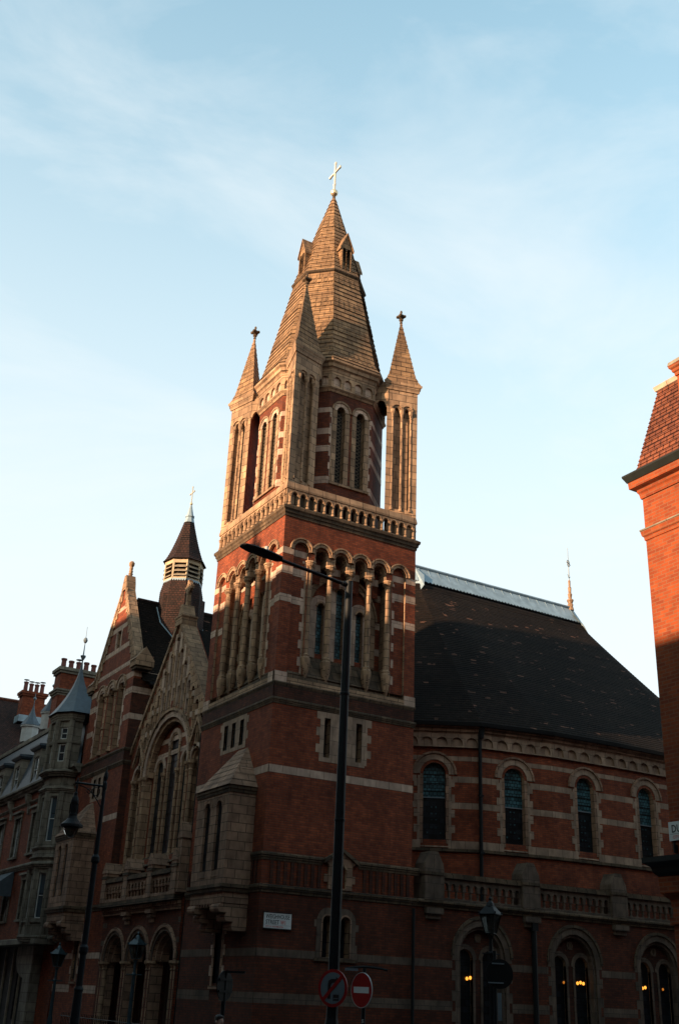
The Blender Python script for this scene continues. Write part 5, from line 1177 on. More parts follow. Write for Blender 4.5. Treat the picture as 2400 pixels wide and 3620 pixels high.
# small lead spirelets and white gable ends behind
for x, y, zb_, h_, r_ in ((1.5, 33.6, 17.1, 1.5, 0.55), (1.5, 37.7, 17.0, 1.6, 0.62)):
    b = MB(); prv = None
    b.lathe((x, y, 0), [(r_*0.9, zb_-1.0), (r_*0.9, zb_), (r_*1.05, zb_), (r_*1.05, zb_+0.1)], 'white', 8)
    b.lathe((x, y, 0), [(r_*1.1, zb_+0.1)] + [(r_*1.1*(1-t/8)**2+0.03, zb_+0.1+h_*t/8) for t in range(1, 9)], 'slate', 8); b.tube((x, y, zb_+h_), (x, y, zb_+h_+0.7), 0.03, 0.015, 'leadd', 5); b.ball((x, y, zb_+h_+0.35), 0.11, 'leadd', 6)
    obj('lead_spirelet', b, mrf)
# chimneys
def stack(x, y0, y1, z0, z1, dx, npots, potz, parent, capm='greys', both=False):
    b = MB(); fr = Fr((x, y0), (0, 1), (-1, 0)); L_ = y1-y0
    b.box(fr, 0, L_, z0, z1-0.35, -dx, 0, 'bricko'); b.box(fr, -0.10, L_+0.10, z1-0.36, z1-0.2, -dx-0.1, 0.10, capm); b.box(fr, -0.18, L_+0.18, z1-0.2, z1, -dx-0.18, 0.18, capm)
    if both: b.box(fr, -0.14, L_+0.14, z1-1.55, z1-1.35, -dx-0.14, 0.14, capm); b.box(fr, -0.07, L_+0.07, z1-1.70, z1-1.55, -dx-0.07, 0.07, capm); b.box(fr, 0.1, 0.35, z0, z1-1.7, 0.0, 0.07, 'bricko'); b.box(fr, L_-0.35, L_-0.1, z0, z1-1.7, 0, 0.07, 'bricko')
    o = obj('chimney', b, parent)
    for i in range(npots):
        c = MB(); p = fr.p((i+0.5)*L_/npots, 0, -dx/2); hh = potz*(1.0 if i % 3 else 1.12); c.lathe((p.x, p.y, 0), [(0.19, z1), (0.15, z1+0.1), (0.13, z1+hh-0.12), (0.17, z1+hh-0.1), (0.17, z1+hh), (0.09, z1+hh), (0.09, z1+hh-0.2)], 'pot' if i != npots-1 or not both else 'greys', 8)
        if i % 2 == 0 or not both: c.lathe((p.x, p.y, 0), [(0.02, z1+hh), (0.02, z1+hh+0.14), (0.20, z1+hh+0.15), (0.20, z1+hh+0.17), (0.0001, z1+hh+0.18)], 'leadd', 8)
        obj('chimney_pot', c, o)
stack(4.2, 33.4, 33.4+1.1, 14.6, 22.2, 4.6, 0, 0.85, lb) if False else None
# broad stack seen side-on: long side runs back from the street
def stackx(xa, xb, y, z0, z1, dy, npots, potz, parent, both):
    b = MB(); fr = Fr((xa, y), (1, 0), (0, -1)); L_ = xb-xa
    b.box(fr, 0, L_, z0, z1-0.35, -dy, 0, 'brick'); b.box(fr, -0.10, L_+0.10, z1-0.36, z1-0.2, -dy-0.1, 0.10, 'greys' if both else 'brick'); b.box(fr, -0.18, L_+0.18, z1-0.2, z1, -dy-0.18, 0.18, 'greys' if both else 'brick')
    if both:
        for q, (zz, e) in enumerate(((1.75, 0.06), (1.62, 0.14), (1.5, 0.2))): b.box(fr, -e, L_+e, z1-zz, z1-zz+0.12, -dy-e, e, 'greys')
        for u in (0.05, L_*0.36, L_*0.66, L_-0.4): b.box(fr, u, u+0.35, z0, z1-1.76, 0, 0.09, 'brick')
    else: b.box(fr, -0.12, L_+0.12, z0, z0+0.5, -dy-0.1, 0.12, 'lead')
    o = obj('chimney', b, parent)
    for i in range(npots):
        c = MB(); p = fr.p((i+0.5)*L_/npots, 0, -dy/2); hh = potz*(1.0 if i % 3 else 1.12)
        big = both and i == npots-1
        c.lathe((p.x, p.y, 0), [(0.22, z1), (0.17, z1+0.1), (0.15, z1+hh-0.12), (0.19, z1+hh-0.1), (0.19, z1+hh), (0.09, z1+hh), (0.09, z1+hh-0.2)], 'greys' if big else 'pot', 8)
        if not both or i == 2: c.lathe((p.x, p.y, 0), [(0.02, z1+hh), (0.02, z1+hh+0.14), (0.22, z1+hh+0.15), (0.22, z1+hh+0.17), (0.0001, z1+hh+0.18)], 'leadd', 8)
        obj('chimney_pot', c, o)
stackx(*STK1, lb, True)
# shop cornice and arch at street level
sh = MB(); sh.box(FL, 0.3, 24, 3.40, 3.62, -0.1, 1.0, 'greys'); 
sh.ext(FL, [(2.0, GZ), (3.2, GZ), (3.2, 1.9)] + [(3.2+1.6*sin(pi/2*i/6), 1.9+1.1*(1-cos(pi/2*i/6))) for i in range(1, 7)] + [(4.8, 3.4), (2.0, 3.4)], 0.5, -0.2, 'greys'); sh.box(FL, 4.8, 10.0, GZ, 3.4, -0.2, 0.02, 'void'); sh.box(FL, 10.0, 10.9, GZ, 3.4, -0.2, 0.3, 'greys')
for u in (5.2, 6.7, 8.2): sh.box(FL, u, u+0.10, GZ, 3.3, -0.1, 0.12, 'timber')
obj('shopfront', sh, lwall)
pp = MB(); pp.tube((-0.12, 26.2, 0), (-0.12, 26.2, 11.4), 0.07, 0.07, 'black', 8); obj('drainpipe', pp, lwall)
aw = MB(); aw.poly([(-0.05, 33.0, 7.35), (-1.7, 33.0, 6.0), (-1.7, 30.2, 6.0), (-0.05, 30.2, 7.35)], 'awning'); aw.poly([(-0.05, 30.2, 7.35), (-1.7, 30.2, 6.0), (-0.05, 30.2, 6.0)], 'awning'); aw.poly([(-1.7, 33.0, 6.0), (-1.7, 30.2, 6.0), (-1.7, 30.2, 5.75), (-1.7, 33.0, 5.75)], 'awning')
obj('awning', aw, lwall)
# far house with the dark tiled roof
hb = thing('far_house', 'dark tiled house with a four pot chimney, far left behind the mansion block', 'house', (10, 52, GZ))
b = MB(); b.box(Fr((-2.5, 46), (1, 0), (0, -1)), 0, 14, GZ, 14.2, -11, 0, 'brick'); hw2 = obj('wall', b, hb)
b = MB(); n = 26
HR = HROOF
for i in range(n):
    t0, t1 = i/n, (i+1)/n
    A0, B0 = Vector(HR[0]).lerp(Vector(HR[1]), t0), Vector(HR[2]).lerp(Vector(HR[3]), t0); A1, B1 = Vector(HR[0]).lerp(Vector(HR[1]), t1), Vector(HR[2]).lerp(Vector(HR[3]), t1)
    b.poly([A0+Vector((-0.03, 0, 0.0)), B0+Vector((-0.03, 0, 0)), B1, A1], 'tileb')
b.poly([Vector(HR[1]), Vector(HR[3]), Vector(HR[3])+Vector((0, 6, -7.5)), Vector(HR[1])+Vector((0, 6, -7.5))], 'tileb')
b.poly([Vector(HR[2]), Vector(HR[3]), Vector(HR[3])+Vector((0, 6, -7.5))], 'brick')
b.tube(HR[1], HR[3], 0.14, 0.14, 'tiler', 6)
obj('roof', b, hb)
stackx(*STK2, hb, False)
HA, HB, HC = 20.3, 23.0, 13.1
# ================================================================ ground
def struct(name, mb, kind='structure'):
    o = obj(name, mb); o['kind'] = kind; return o
g = MB(); g.poly([(-600, -600, GZ-0.12), (600, -600, GZ-0.12), (600, 600, GZ-0.12), (-600, 600, GZ-0.12)], 'asphalt'); struct('road', g)
def pave(x0, x1, y0, y1):
    g = MB(); g.box(Fr((x0, y0), (1, 0), (0, -1)), 0, x1-x0, GZ-0.30, GZ, -(y1-y0), 0, 'paving'); g.box(Fr((x0, y0), (1, 0), (0, -1)), -0.14, x1-x0+0.14, GZ-0.30, GZ+0.004, 0, 0.14, 'greys')
    g.box(Fr((x0, y0), (0, 1), (-1, 0)), 0, y1-y0, GZ-0.30, GZ+0.004, 0, 0.14, 'greys'); struct('pavement', g)
pave(-3.4, 60, -3.6, 60); pave(-2.6, 60, -60, -14.9); pave(-60, -15.6, -80, 80)
pi_ = MB(); pi_.box(Fr((-7.2, -13.6), (1, 0), (0, -1)), 0, 3.6, GZ-0.3, GZ+0.02, -4.2, 0, 'paving'); struct('traffic_island', pi_)
m_ = MB()
for i in range(20): m_.box(Fr((-9.2, -60+i*6), (0, 1), (-1, 0)), 0, 3, GZ-0.2, GZ-0.112, 0, 0.10, 'white')
for s_ in (-0.35, 0): m_.box(Fr((0, -6), (1, 0), (0, -1)), -3, 60, GZ-0.2, GZ-0.1125, s_, s_+0.1, 'signr2')
struct('road_marking', m_)

# ================================================================ street furniture
def text_mesh(txt, fr, u, z, size, d, mat, name, parent, bold=0.0, sx=1.0, fit=None):
    cu = bpy.data.curves.new(name, 'FONT'); cu.body = txt; cu.size = size; cu.extrude = 0.002; cu.offset = bold; cu.resolution_u = 2
    t = bpy.data.objects.new(name+'_curve', cu); COL.objects.link(t); bpy.context.view_layer.update()
    me = bpy.data.meshes.new_from_object(t.evaluated_get(bpy.context.evaluated_depsgraph_get()))
    bpy.data.objects.remove(t); bpy.data.curves.remove(cu)
    if fit: sx = fit/max(v.co.x for v in me.vertices)
    root = parent
    while root.parent: root = root.parent
    off = Vector(root.location)
    R = Vector((0, 0, 1)).cross(fr.N)      # rightwards seen from outside
    for v in me.vertices:
        c = v.co.copy(); v.co = fr.p(u, z, d) + R*(c.x*sx) + Vector((0, 0, c.y)) + fr.N*c.z - off
    me.materials.clear(); me.materials.append(M[mat]); me.uv_layers.new(name='UVMap')
    o = bpy.data.objects.new(name, me); COL.objects.link(o); o.parent = parent; return o
# street name plates
sg = thing('street_sign', 'white rectangular street name plate reading Weighhouse Street W1 on the red brick tower', 'sign', (0.7, 0, 3.6))
b = MB(); b.box(F1, 0.19, 1.20, 3.59, 4.08, 0.008, 0.045, 'signw'); b.box(F1, 0.17, 1.22, 3.57, 3.60, 0.006, 0.055, 'signb'); b.box(F1, 0.17, 1.22, 4.07, 4.10, 0.006, 0.055, 'signb'); pl_ = obj('plate', b, sg)
text_mesh('WEIGHHOUSE', F1, 0.25, 3.895, 0.185, 0.046, 'signb', 'lettering', pl_, 0.002, 1, 0.88)
text_mesh('STREET', F1, 0.25, 3.725, 0.185, 0.046, 'signb', 'lettering', pl_, 0.002, 1, 0.50)
text_mesh('W1', F1, 0.80, 3.725, 0.185, 0.046, 'signr2', 'lettering', pl_, 0.004, 0.72)
text_mesh('CITY OF WESTMINSTER', F1, 0.25, 3.63, 0.062, 0.046, 'signr2', 'lettering', pl_, 0.001, 1, 0.66)
b = MB(); b.box(F1, 0.22, 1.17, 3.700, 3.704, 0.045, 0.047, 'signb'); obj('rule', b, pl_)
sg = thing('street_sign', 'white street name plate starting DU at the right edge, on orange brick', 'sign', (0, -18.3, 4.6))
b = MB(); b.box(FA, -0.0, 1.55, 4.70, 5.06, 0.006, 0.045, 'signw'); pl_ = obj('plate', b, sg)
text_mesh('DUKE STREET', FA, 0.07, 4.855, 0.205, 0.046, 'signb', 'lettering', pl_, 0.003, 1, 1.08)
text_mesh('W1', FA, 1.22, 4.855, 0.205, 0.046, 'signr2', 'lettering', pl_, 0.003, 0.72)
text_mesh('CITY OF WESTMINSTER', FA, 0.09, 4.735, 0.085, 0.046, 'signr2', 'lettering', pl_, 0.001, 0.85)
b = MB(); b.box(FA, 0.03, 1.52, 4.822, 4.827, 0.045, 0.047, 'signb'); obj('rule', b, pl_)

# tall street lamp
LX, LY = -4.62, -12.63
t = thing('street_lamp', 'tall dark modern street lamp with a flat head on a long arm before the tower', 'street lamp', (LX, LY, GZ))
b = MB(); b.lathe((LX, LY, 0), [(0.16, GZ), (0.16, 1.0), (0.145, 1.1), (0.118, 1.25), (0.112, 4), (0.098, 7.0), (0.086, 10.62), (0.088, 10.66), (0.02, 10.67)], 'pole', 14)
for z in (5.1, 7.9): b.lathe((LX, LY, 0), [(0.112-0.0035*z/2+0.01, z), (0.118-0.0035*z/2+0.01, z+0.01), (0.118-0.0035*z/2+0.01, z+0.05), (0.10, z+0.06)], 'pole', 14)
obj('pole', b, t, smooth=False)
hd = Vector((-7.50, -12.80, 10.80)); jt = Vector((LX, LY, 10.55)); dr = (hd-jt).normalized(); st = jt+dr*1.90
b = MB(); b.tube(jt, st, 0.042, 0.038, 'pole', 10); b.tube(jt-dr*0.06-Vector((0, 0, 0.0)), jt+dr*0.20, 0.06, 0.055, 'pole', 10); obj('arm', b, t)
b = MB(); side_ = dr.cross(Vector((0, 0, 1))).normalized(); upv = side_.cross(dr)
secs = [(0.0, 0.07, 0.05), (0.06, 0.15, 0.08), (0.40, 0.20, 0.08), (0.85, 0.20, 0.06), (1.02, 0.15, 0.04), (1.08, 0.06, 0.02)]
pr_ = None
for s_, w_, h_ in secs:
    c = st+dr*s_; rg = [c+side_*w_*cos(a)+upv*h_*(sin(a) if sin(a) > 0 else 0.6*sin(a)) for a in [2*pi*i/12 for i in range(12)]]
    if pr_: b.strip(pr_, rg, 'black', True)
    else: b.poly(rg, 'black')
    pr_ = rg
b.poly(pr_, 'black'); hdo = obj('lamp_head', b, t)
b = MB(); c = st+dr*0.42+upv*0.05; b.lathe(tuple(c), [(0.055, 0), (0.055, 0.06), (0.045, 0.065), (0.048, 0.13), (0.02, 0.15)], 'signw', 10); b.lathe(tuple(c), [(0.058, 0.03), (0.058, 0.055)], 'signb', 10); obj('sensor', b, hdo)
text_mesh('5', Fr((LX, LY), (cos(0.5), -sin(0.5))), -0.04, 1.02, 0.14, 0.15, 'signw', 'number', t, 0.004)

# ornate column with bracket and hanging lantern (left)
OXY = Vector((-7.96, -6.71)); HX = Vector((-8.60, -6.50))
t = thing('ornate_lamp_post', 'ornate black lamp post with side bracket and hanging bell lantern, left side', 'street lamp', (OXY.x, OXY.y, GZ))
b = MB(); b.lathe((OXY.x, OXY.y, 0), [(0.1584, GZ), (0.1584, 0.3), (0.1254, 0.35), (0.0990, 1.5), (0.1122, 1.55), (0.0792, 1.62), (0.0759, 2.3), (0.1089, 2.36), (0.1089, 2.46), (0.0726, 2.52), (0.0660, 4.35), (0.1056, 4.40), (0.1023, 4.50), (0.0594, 4.56), (0.0495, 5.6), (0.0396, 6.1), (0.0561, 6.15), (0.0561, 6.28), (0.0330, 6.33), (0.0561, 6.42), (0.0462, 6.52), (0.0132, 6.60), (0.0079, 6.72)], 'pole', 12); obj('post', b, t)
dv = Vector((HX.x-OXY.x, HX.y-OXY.y, 0)).normalized(); b = MB()
P0 = Vector((OXY.x, OXY.y, 6.20)); P1 = Vector((HX.x, HX.y, 6.24)); b.tube(P0, P1+dv*0.05, 0.028, 0.028, 'pole', 8)
for i in range(14):      # scrolled iron under the arm
    a0, a1 = i/14, (i+1)/14
    f = lambda a: P0+dv*(0.62*a)+Vector((0, 0, -0.55*(1-a)**2-0.03))
    b.tube(f(a0), f(a1), 0.014, 0.014, 'pole', 5)
for cc, r_ in ((0.20, 0.10), (0.36, 0.06)):
    for i in range(10):
        a0, a1 = 2*pi*i/10, 2*pi*(i+1)/10; q = P0+dv*cc+Vector((0, 0, -0.14)); b.tube(q+dv*r_*cos(a0)+Vector((0, 0, r_*sin(a0))), q+dv*r_*cos(a1)+Vector((0, 0, r_*sin(a1))), 0.011, 0.011, 'pole', 5)
obj('bracket', b, t)
b = MB(); b.lathe((HX.x, HX.y, 0), [(0.0160, 6.36), (0.0280, 6.30), (0.0160, 6.22), (0.0320, 6.16), (0.0240, 6.02), (0.0480, 5.98), (0.0480, 5.92), (0.0720, 5.88), (0.0960, 5.80), (0.0960, 5.74), (0.0800, 5.70), (0.0800, 5.50), (0.1040, 5.47), (0.1040, 5.42), (0.1280, 5.36), (0.2000, 5.28), (0.2720, 5.22), (0.2800, 5.17), (0.2400, 5.16), (0.0800, 5.18)], 'black', 16)
for i in range(8):
    a = 2*pi*i/8; b.tube((HX.x+0.10*cos(a), HX.y+0.10*sin(a), 5.48), (HX.x+0.10*cos(a), HX.y+0.10*sin(a), 5.72), 0.012, 0.012, 'black', 5)
ln = obj('lantern', b, t)
b = MB(); b.lathe((HX.x, HX.y, 0), [(0.18, 5.17), (0.17, 5.08), (0.12, 4.98), (0.05, 4.93), (0.0001, 4.92)], 'lglass', 14); obj('glass_bowl', b, ln)

# Windsor-type lanterns on short posts
def lantern_post(x, y, ztop, label, mat, sc=1.0, extra=None):
    t = thing('lantern_post', label, 'street lamp', (x, y, GZ), 'old lanterns on iron posts'); zb_ = ztop-0.95*sc
    b = MB(); b.lathe((x, y, 0), [(0.17, GZ), (0.17, 0.1), (0.12, 0.2), (0.09, 0.5), (0.07, 0.6), (0.055, zb_-0.5), (0.08, zb_-0.48), (0.08, zb_-0.43), (0.05, zb_-0.4), (0.045, zb_-0.1), (0.09, zb_)], mat, 10)
    b.tube((x-0.28, y, zb_-0.46), (x+0.28, y, zb_-0.46), 0.018, 0.018, mat, 6); obj('post', b, t)
    def sqr(r, z): return [Vector((x+r*cos(pi/4+0.5+i*pi/2), y+r*sin(pi/4+0.5+i*pi/2), z)) for i in range(4)]
    b = MB(); R0, R1 = 0.15*sc, 0.29*sc; z0, z1 = zb_+0.04, zb_+0.50*sc
    lo, hi = sqr(R0, z0), sqr(R1, z1)
    for i in range(4): b.tube(lo[i], hi[i], 0.016, 0.016, mat, 5); b.tube(lo[i], lo[(i+1) % 4], 0.016, 0.016, mat, 5); b.tube(hi[i], hi[(i+1) % 4], 0.02, 0.02, mat, 5)
    b.strip(sqr(R1+0.05, z1), sqr(R1*0.55, z1+0.17*sc), mat, True); b.strip(sqr(R1*0.55, z1+0.17*sc), sqr(R1*0.42, z1+0.20*sc), mat, True); b.poly(sqr(R1+0.05, z1), mat)
    b.lathe((x, y, 0), [(R1*0.42, z1+0.19*sc), (R1*0.30, z1+0.27*sc), (0.03, z1+0.33*sc), (0.045, z1+0.38*sc), (0.02, z1+0.42*sc), (0.005, ztop)], mat, 8)
    for v in sqr(R1+0.03, z1): b.ball(v+Vector((0, 0, 0.04)), 0.028, mat, 6)
    l_ = obj('lantern', b, t)
    b = MB(); b.strip(sqr(R0-0.01, z0+0.01), sqr(R1-0.015, z1-0.01), 'lglass', True); obj('glass', b, l_)
    return t
lantern_post(-2.47, 4.06, 3.42, 'old teal lantern on an iron post in front of the middle porch arch', 'teal', 0.95)
lantern_post(-3.07, 10.63, 3.15, 'old dark lantern post by the mansion shopfront, furthest left', 'teal', 0.95)
t = lantern_post(2.38, -8.98, 4.30, 'old black lantern post with a round sign back, in front of the side aisle windows', 'black', 1.05)

# round road signs
camdir = Vector((CAM.x, CAM.y))
def signpost(x, y, ztop, name, label, cat='road sign', number=None):
    t = thing(name, label, cat, (x, y, GZ)); b = MB(); b.lathe((x, y, 0), [(0.05, GZ), (0.045, ztop)], 'pole', 10); obj('post', b, t); return t
def disc(mb, fr, u, z, r, d0, d1, mat, n=32):
    mb.ext(fr, [(u+r*cos(2*pi*i/n), z+r*sin(2*pi*i/n)) for i in range(n)], d0, d1, mat)
# no entry: turned away from the viewer towards the left
def facing(x, y, ang): 
    """plate centred on (x, y) whose face looks along compass angle ang (degrees from +X)"""
    nv = Vector((cos(radians(ang)), sin(radians(ang)))); return Fr((x, y), (-nv.y, nv.x), nv)
vx = math.degrees(atan2(CAM.y+10.43, CAM.x+2.48))
t = signpost(-2.48, -10.43, 2.24, 'no_entry_sign', 'red round no entry sign with a white bar on a dark post')
fr = facing(-2.48, -10.43, vx-50)
b = MB(); disc(b, fr, 0, 1.80, 0.375, 0.075, 0.055, 'signw'); disc(b, fr, 0, 1.80, 0.36, 0.055, 0.079, 'signr'); b.box(fr, -0.27, 0.27, 1.735, 1.865, 0.06, 0.083, 'signw'); disc(b, fr, 0, 1.80, 0.37, 0.054, 0.045, 'pole'); obj('plate', b, t)
b = MB(); b.tube(fr.p(0, 2.2, 0), fr.p(0, 2.26, 0), 0.05, 0.04, 'black', 8)
ua = Vector((0.72, -0.46, 0)).normalized(); c0 = Vector((-2.48, -10.43, 2.24))
for i in range(8):
    a0, a1 = -0.42+0.95*i/8, -0.42+0.95*(i+1)/8; f = lambda a: c0+ua*a+Vector((0, 0, 0.05-0.22*(a-0.05)**2)); b.tube(f(a0), f(a1), 0.03, 0.03, 'black', 6)
b.box(Fr((c0+ua*-0.45)[:2], ua[:2]), 0, 0.3, 2.20, 2.25, -0.06, 0.06, 'leadd'); obj('sign_light', b, t)
fq = Fr((-2.48, -10.43), (cos(YAW), -sin(YAW))); text_mesh('5', fq, -0.035, 1.12, 0.10, 0.047, 'signw', 'number', t, 0.003)
# no right turn, carried by a short post in front of the tall lamp
t = thing('no_turn_sign', 'round white no right turn sign with red border, at the foot of the tall lamp', 'road sign', (LX, LY, 1.4))
vx = math.degrees(atan2(CAM.y-LY, CAM.x-LX)); fr = facing(LX, LY, vx-34); fr.O = fr.O + Vector((cos(YAW), -sin(YAW), 0))*0.035 + Vector((cos(radians(vx)), sin(radians(vx)), 0))*0.10; zc_ = 1.79
b = MB(); b.box(fr, -0.2, 0.2, zc_+0.12, zc_+0.16, 0.0, 0.05, 'black'); b.box(fr, -0.2, 0.2, zc_-0.16, zc_-0.12, 0.0, 0.05, 'black'); obj('bracket', b, t)
b = MB(); disc(b, fr, 0, zc_, 0.355, 0.055, 0.075, 'signr'); disc(b, fr, 0, zc_, 0.295, 0.074, 0.079, 'signg')
R = Vector((0, 0, 1)).cross(fr.N); sg_ = 1 if R.dot(fr.U) > 0 else -1
def U_(a): return a*sg_
b.ext(fr, [(U_(-0.115), zc_-0.20), (U_(-0.045), zc_-0.20), (U_(-0.045), zc_+0.05), (U_(-0.03), zc_+0.085), (U_(0.0), zc_+0.10), (U_(0.08), zc_+0.10), (U_(0.08), zc_+0.17), (U_(-0.03), zc_+0.17), (U_(-0.095), zc_+0.14), (U_(-0.115), zc_+0.08)], 0.078, 0.083, 'signb')
b.ext(fr, [(U_(0.08), zc_+0.06), (U_(0.20), zc_+0.135), (U_(0.08), zc_+0.21)], 0.078, 0.083, 'signb')
b.ext(fr, [(U_(-0.25), zc_-0.20), (U_(-0.20), zc_-0.25), (U_(0.25), zc_+0.20), (U_(0.20), zc_+0.25)], 0.082, 0.087, 'signr')
b.box(fr, min(U_(0.02), U_(0.16)), max(U_(0.02), U_(0.16)), zc_-0.235, zc_-0.12, 0.078, 0.082, 'signb'); b.box(fr, min(U_(0.035), U_(0.145)), max(U_(0.035), U_(0.145)), zc_-0.20, zc_-0.185, 0.081, 0.084, 'signg')
obj('plate', b, t)
# backs of two more signs
t = signpost(-6.13, -10.68, 2.03, 'round_sign_back', 'dark back of a round sign on a post, lower left of the tower corner')
vx = math.degrees(atan2(CAM.y+10.68, CAM.x+6.13)); fr = facing(-6.16, -10.67, vx+57)
b = MB(); disc(b, fr, 0, 1.75, 0.30, 0.03, 0.05, 'black'); b.box(fr, -0.25, 0.25, 1.85, 1.89, 0.05, 0.08, 'black'); b.box(fr, -0.25, 0.25, 1.62, 1.66, 0.05, 0.08, 'black'); obj('plate', b, t)
b = MB(); b.tube((-6.13, -10.68, 2.0), (-6.08, -10.70, 2.05), 0.035, 0.03, 'black', 6); b.box(Fr((-6.12, -10.70), (0.86, -0.5)), 0.0, 0.40, 2.0, 2.05, -0.05, 0.05, 'black'); obj('sign_light', b, t)
text_mesh('5', Fr((-6.13, -10.68), (cos(YAW), -sin(YAW))), -0.03, 1.10, 0.08, 0.047, 'signw', 'number', t, 0.003)
t = signpost(2.20, -9.35, 2.9, 'disc_sign', 'black back of a large round sign on the lantern post by the aisle windows')
vx = math.degrees(atan2(CAM.y+9.3, CAM.x-2.2)); fr = facing(2.28, -9.42, vx+14)
b = MB(); disc(b, fr, 0.0, 2.35, 0.36, 0.04, 0.06, 'black'); b.box(fr, -0.20, 0.12, 2.58, 2.61, 0.06, 0.09, 'leadd'); b.box(fr, -0.30, 0.10, 2.12, 2.15, 0.06, 0.09, 'leadd'); b.box(fr, -0.06, 0.04, 1.25, 1.9, 0.05, 0.07, 'leadd'); obj('plate', b, t)

# low railings at the foot of the porch steps
rl = thing('railing', 'black iron railings at the foot of the church porch', 'railing', (-1.6, 10, GZ)); b = MB()
for i in range(44): b.tube((-1.6, 5.2+i*0.2, GZ), (-1.6, 5.2+i*0.2, GZ+1.15), 0.014, 0.012, 'black', 5)
b.tube((-1.6, 5.1, GZ+1.02), (-1.6, 14.0, GZ+1.02), 0.02, 0.02, 'black', 6); b.tube((-1.6, 5.1, GZ+0.15), (-1.6, 14.0, GZ+0.15), 0.02, 0.02, 'black', 6); obj('bars', b, rl)

# ================================================================ a passer-by whose head shows at the lower edge
def person(x, y, zf, H, yaw):
    k = H/1.75
    J = [((0, 0, 0.95), .145), ((0, 0, 1.10), .135), ((0, 0, 1.28), .155), ((0, 0, 1.42), .12), ((0, 0, 1.50), .055), ((0, 0.01, 1.56), .055),
         ((.19, 0, 1.40), .062), ((.24, -.02, 1.14), .048), ((.25, .06, .90), .036), ((.25, .10, .80), .032), ((-.19, 0, 1.40), .062), ((-.24, -.02, 1.14), .048), ((-.25, .05, .90), .036), ((-.25, .09, .80), .032),
         ((.09, 0, .90), .10), ((.10, .06, .50), .065), ((.10, .02, .10), .045), ((.10, .16, .04), .04), ((-.09, 0, .90), .10), ((-.10, .02, .50), .065), ((-.10, -.10, .10), .045), ((-.10, .04, .04), .04)]
    E = [(0, 1), (1, 2), (2, 3), (3, 4), (4, 5), (3, 6), (6, 7), (7, 8), (8, 9), (3, 10), (10, 11), (11, 12), (12, 13), (0, 14), (14, 15), (15, 16), (16, 17), (0, 18), (18, 19), (19, 20), (20, 21)]
    me = bpy.data.meshes.new('person'); me.from_pydata([Vector(p)*k for p, r in J], E, [])
    o = bpy.data.objects.new('person', me); COL.objects.link(o); o.location = (x, y, zf); o.rotation_euler = (0, 0, yaw)
    md = o.modifiers.new('skin', 'SKIN'); md.use_smooth_shade = True
    for i, (p, r) in enumerate(J): me.skin_vertices[0].data[i].radius = (r*k, r*k*0.8)
    me.skin_vertices[0].data[0].use_root = True
    o.modifiers.new('sub', 'SUBSURF').render_levels = 2; o.modifiers['sub'].levels = 2
    me.materials.append(M['coat'])
    o['label'] = 'passer-by with short dark hair and dark coat, head just above the lower edge'; o['category'] = 'person'
    # head with features
    b = MB(); c = Vector((0, 0.015, 1.64))*k
    prof_ = [(0.030, -0.125), (0.058, -0.10), (0.070, -0.06), (0.076, 0.0), (0.078, 0.04), (0.068, 0.08), (0.042, 0.11), (0.001, 0.122)]
    rows = [[c+Vector((r*cos(a)*0.96, r*sin(a)*1.18 + (0.012 if z < -0.05 and sin(a) > 0 else 0), z))*1.0 for a in [2*pi*i/14 for i in range(14)]] for r, z in prof_]
    for a_, b_ in zip(rows, rows[1:]): b.strip(a_, b_, 'skin', True)
    b.ext(Fr((0, 0.10), (1, 0), (0, 1)), [(-0.016, c.z-0.03), (0.016, c.z-0.03), (0.006, c.z+0.02), (-0.006, c.z+0.02)], 0.03, -0.02, 'skin')
    for s_ in (-1, 1): b.ball((s_*0.030, 0.100, c.z+0.012), 0.011, 'signw', 6); b.ball((s_*0.030, 0.108, c.z+0.012), 0.006, 'signb', 6); b.ball((s_*0.080, 0.01, c.z-0.005), 0.024, 'skin', 6, 1.4)
    b.box(Fr((0, 0.092), (1, 0), (0, 1)), -0.025, 0.025, c.z-0.068, c.z-0.058, 0, 0.012, 'signr2')
    me2 = obj('head', b); me2.parent = o; [setattr(p, 'use_smooth', True) for p in me2.data.polygons]
    h = MB(); hc = c+Vector((0, -0.012, 0.012))
    rows = [[hc+Vector((r*cos(a), r*sin(a)*1.12, z + (0.055 if (z < 0.05 and sin(a) > 0.1) else 0))) for a in [2*pi*i/14 for i in range(14)]] for r, z in ((0.070, -0.08), (0.084, -0.02), (0.088, 0.04), (0.080, 0.085), (0.052, 0.118), (0.001, 0.132))]
    for a_, b_ in zip(rows, rows[1:]): h.strip(a_, b_, 'hair', True)
    ho = obj('hair', h); ho.parent = o; [setattr(p, 'use_smooth', True) for p in ho.data.polygons]
    for s_ in (-1, 1):      # hands
        hb_ = MB(); w_ = Vector((s_*0.25, 0.095, 0.78))*k
        hb_.box(Fr((w_.x-0.0, w_.y+0.01), (0, 1), (s_, 0)), -0.04, 0.04, w_.z-0.08, w_.z+0.01, -0.012, 0.014, 'skin')
        for q, ln_ in enumerate((0.062, 0.075, 0.070, 0.055)):
            y_ = w_.y+0.045-q*0.022; m1 = (w_.x, y_, w_.z-0.08-ln_*0.55); hb_.tube((w_.x, y_, w_.z-0.075), m1, 0.0095, 0.009, 'skin', 6); hb_.tube(m1, (w_.x-s_*0.018, y_, w_.z-0.08-ln_), 0.009, 0.0075, 'skin', 6)
        hb_.tube((w_.x, w_.y+0.05, w_.z-0.02), (w_.x-s_*0.012, w_.y+0.085, w_.z-0.065), 0.011, 0.009, 'skin', 6)
        hh = obj('hand', hb_); hh.parent = o
person(-6.40, -11.10, GZ, 1.67, radians(200))

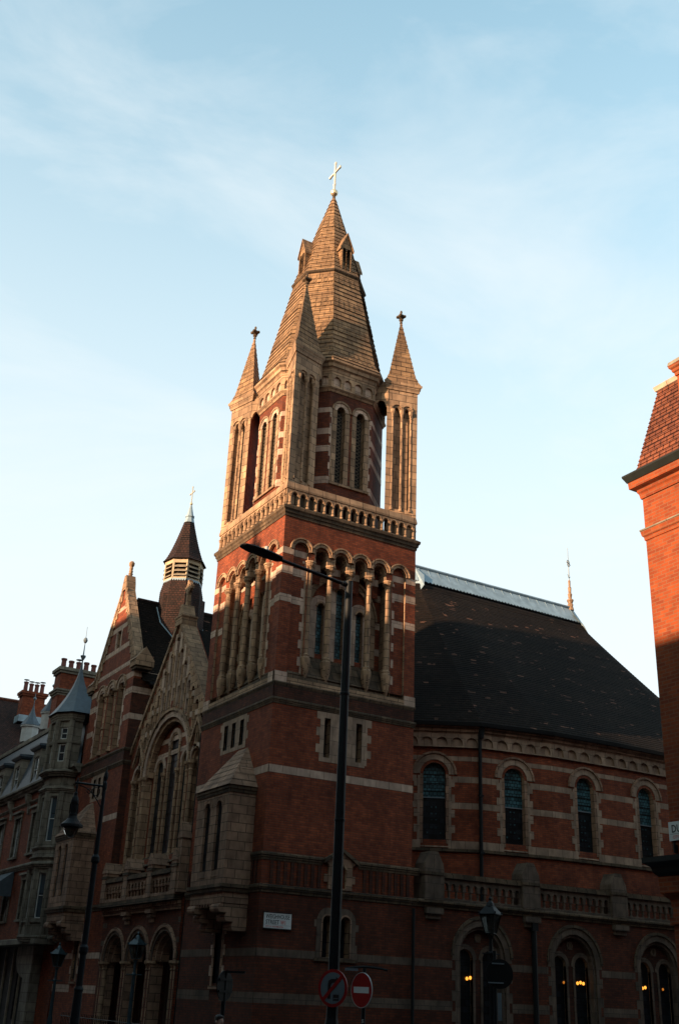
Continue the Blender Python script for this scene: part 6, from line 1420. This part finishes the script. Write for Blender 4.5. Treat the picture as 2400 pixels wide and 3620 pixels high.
# ================================================================ terraces around the streets (unseen; some added, heights set to shade the lower walls)
def terrace(x0, x1, y0, y1, h, label, face):
    t = thing('unseen_terrace', label, 'building', ((x0+x1)/2, (y0+y1)/2, GZ)); b = MB(); fr = Fr((x1, y0), (0, 1), (1, 0)) if face == 'x' else Fr((x0, y1), (1, 0), (0, 1)); Ln = (y1-y0) if face == 'x' else (x1-x0)
    hs = []
    u = 1.4
    while u < Ln-2:
        for z in (4.6, 8.0, 11.2, 14.4):
            if z+2.1 < h-0.8: hs.append([(u, z), (u+1.1, z), (u+1.1, z+2.0), (u, z+2.0)])
        u += 2.9
    b.slab(fr, [(0, GZ), (Ln, GZ), (Ln, h-0.6), (0, h-0.6)], hs, 0, -0.25, 'brick', edge=False)
    for q in hs: b.sheet(fr, q, [], -0.2, 'pane')
    P = [(x0, y0), (x1, y0), (x1, y1), (x0, y1)]
    for i in range(4):
        a, c = P[i], P[(i+1) % 4]
        if (face == 'x' and i == 1) or (face != 'x' and i == 2): continue
        b.poly([(*a, GZ), (*c, GZ), (*c, h-0.6), (*a, h-0.6)], 'brick')
    b.sweep(P, stepped_profile(h-0.7, h-0.2, 0.35), 'greys', True); b.sweep(P, [(-0.3, h-0.2), (0.0, h-0.2), (0.0, h), (-0.3, h)], 'brick', True); b.poly([(*q, h-0.3) for q in P], 'leadd')
    w_ = obj('wall', b, t)
    if face == 'x' and h > 15:  # chimneys added to break up the roofline's shadow edge
        y = y0+2.0; q_ = 0
        while y < y1-2.2:
            c = MB(); hh = 1.1+0.5*(q_ % 3); c.box(Fr((x1-1.0, y), (0, 1), (1, 0)), 0, 1.0+0.5*(q_ % 2), h-0.35, h+hh, -2.6, 0, 'brick')
            for k_ in range(3): c.lathe((x1-1.5-k_*0.8, y+0.5, 0), [(0.15, h+hh), (0.12, h+hh+0.55)], 'pot', 8)
            obj('chimney', c, w_); y += 5.3+1.3*(q_ % 2); q_ += 1
terrace(-34, -20.0, -14, 4.5, HA, 'brick terrace opposite the tower, outside the frame', 'x')
terrace(-34, -20.0, 4.6, 21, HB, 'taller brick terrace opposite the porch, outside the frame', 'x')
terrace(-34, -20.0, 21.1, 75, 28.5, 'tallest brick terrace opposite the mansion block, outside the frame', 'x')
terrace(-34, -20.0, -24, -14.1, HC, 'low brick house beside the viewer, outside the frame', 'x')
terrace(-34, -20.0, -75, -24.1, 25, 'unseen tall brick terrace added behind the viewer, west side, to block sky light', 'x')
terrace(-19.8, 60, -75, -38, 29, 'unseen brick terrace far behind the viewer, raised to block sky light', 'y')
terrace(18.1, 60, -34, -17.7, 23, 'unseen brick terrace added east of the orange building to block sky light', 'y')
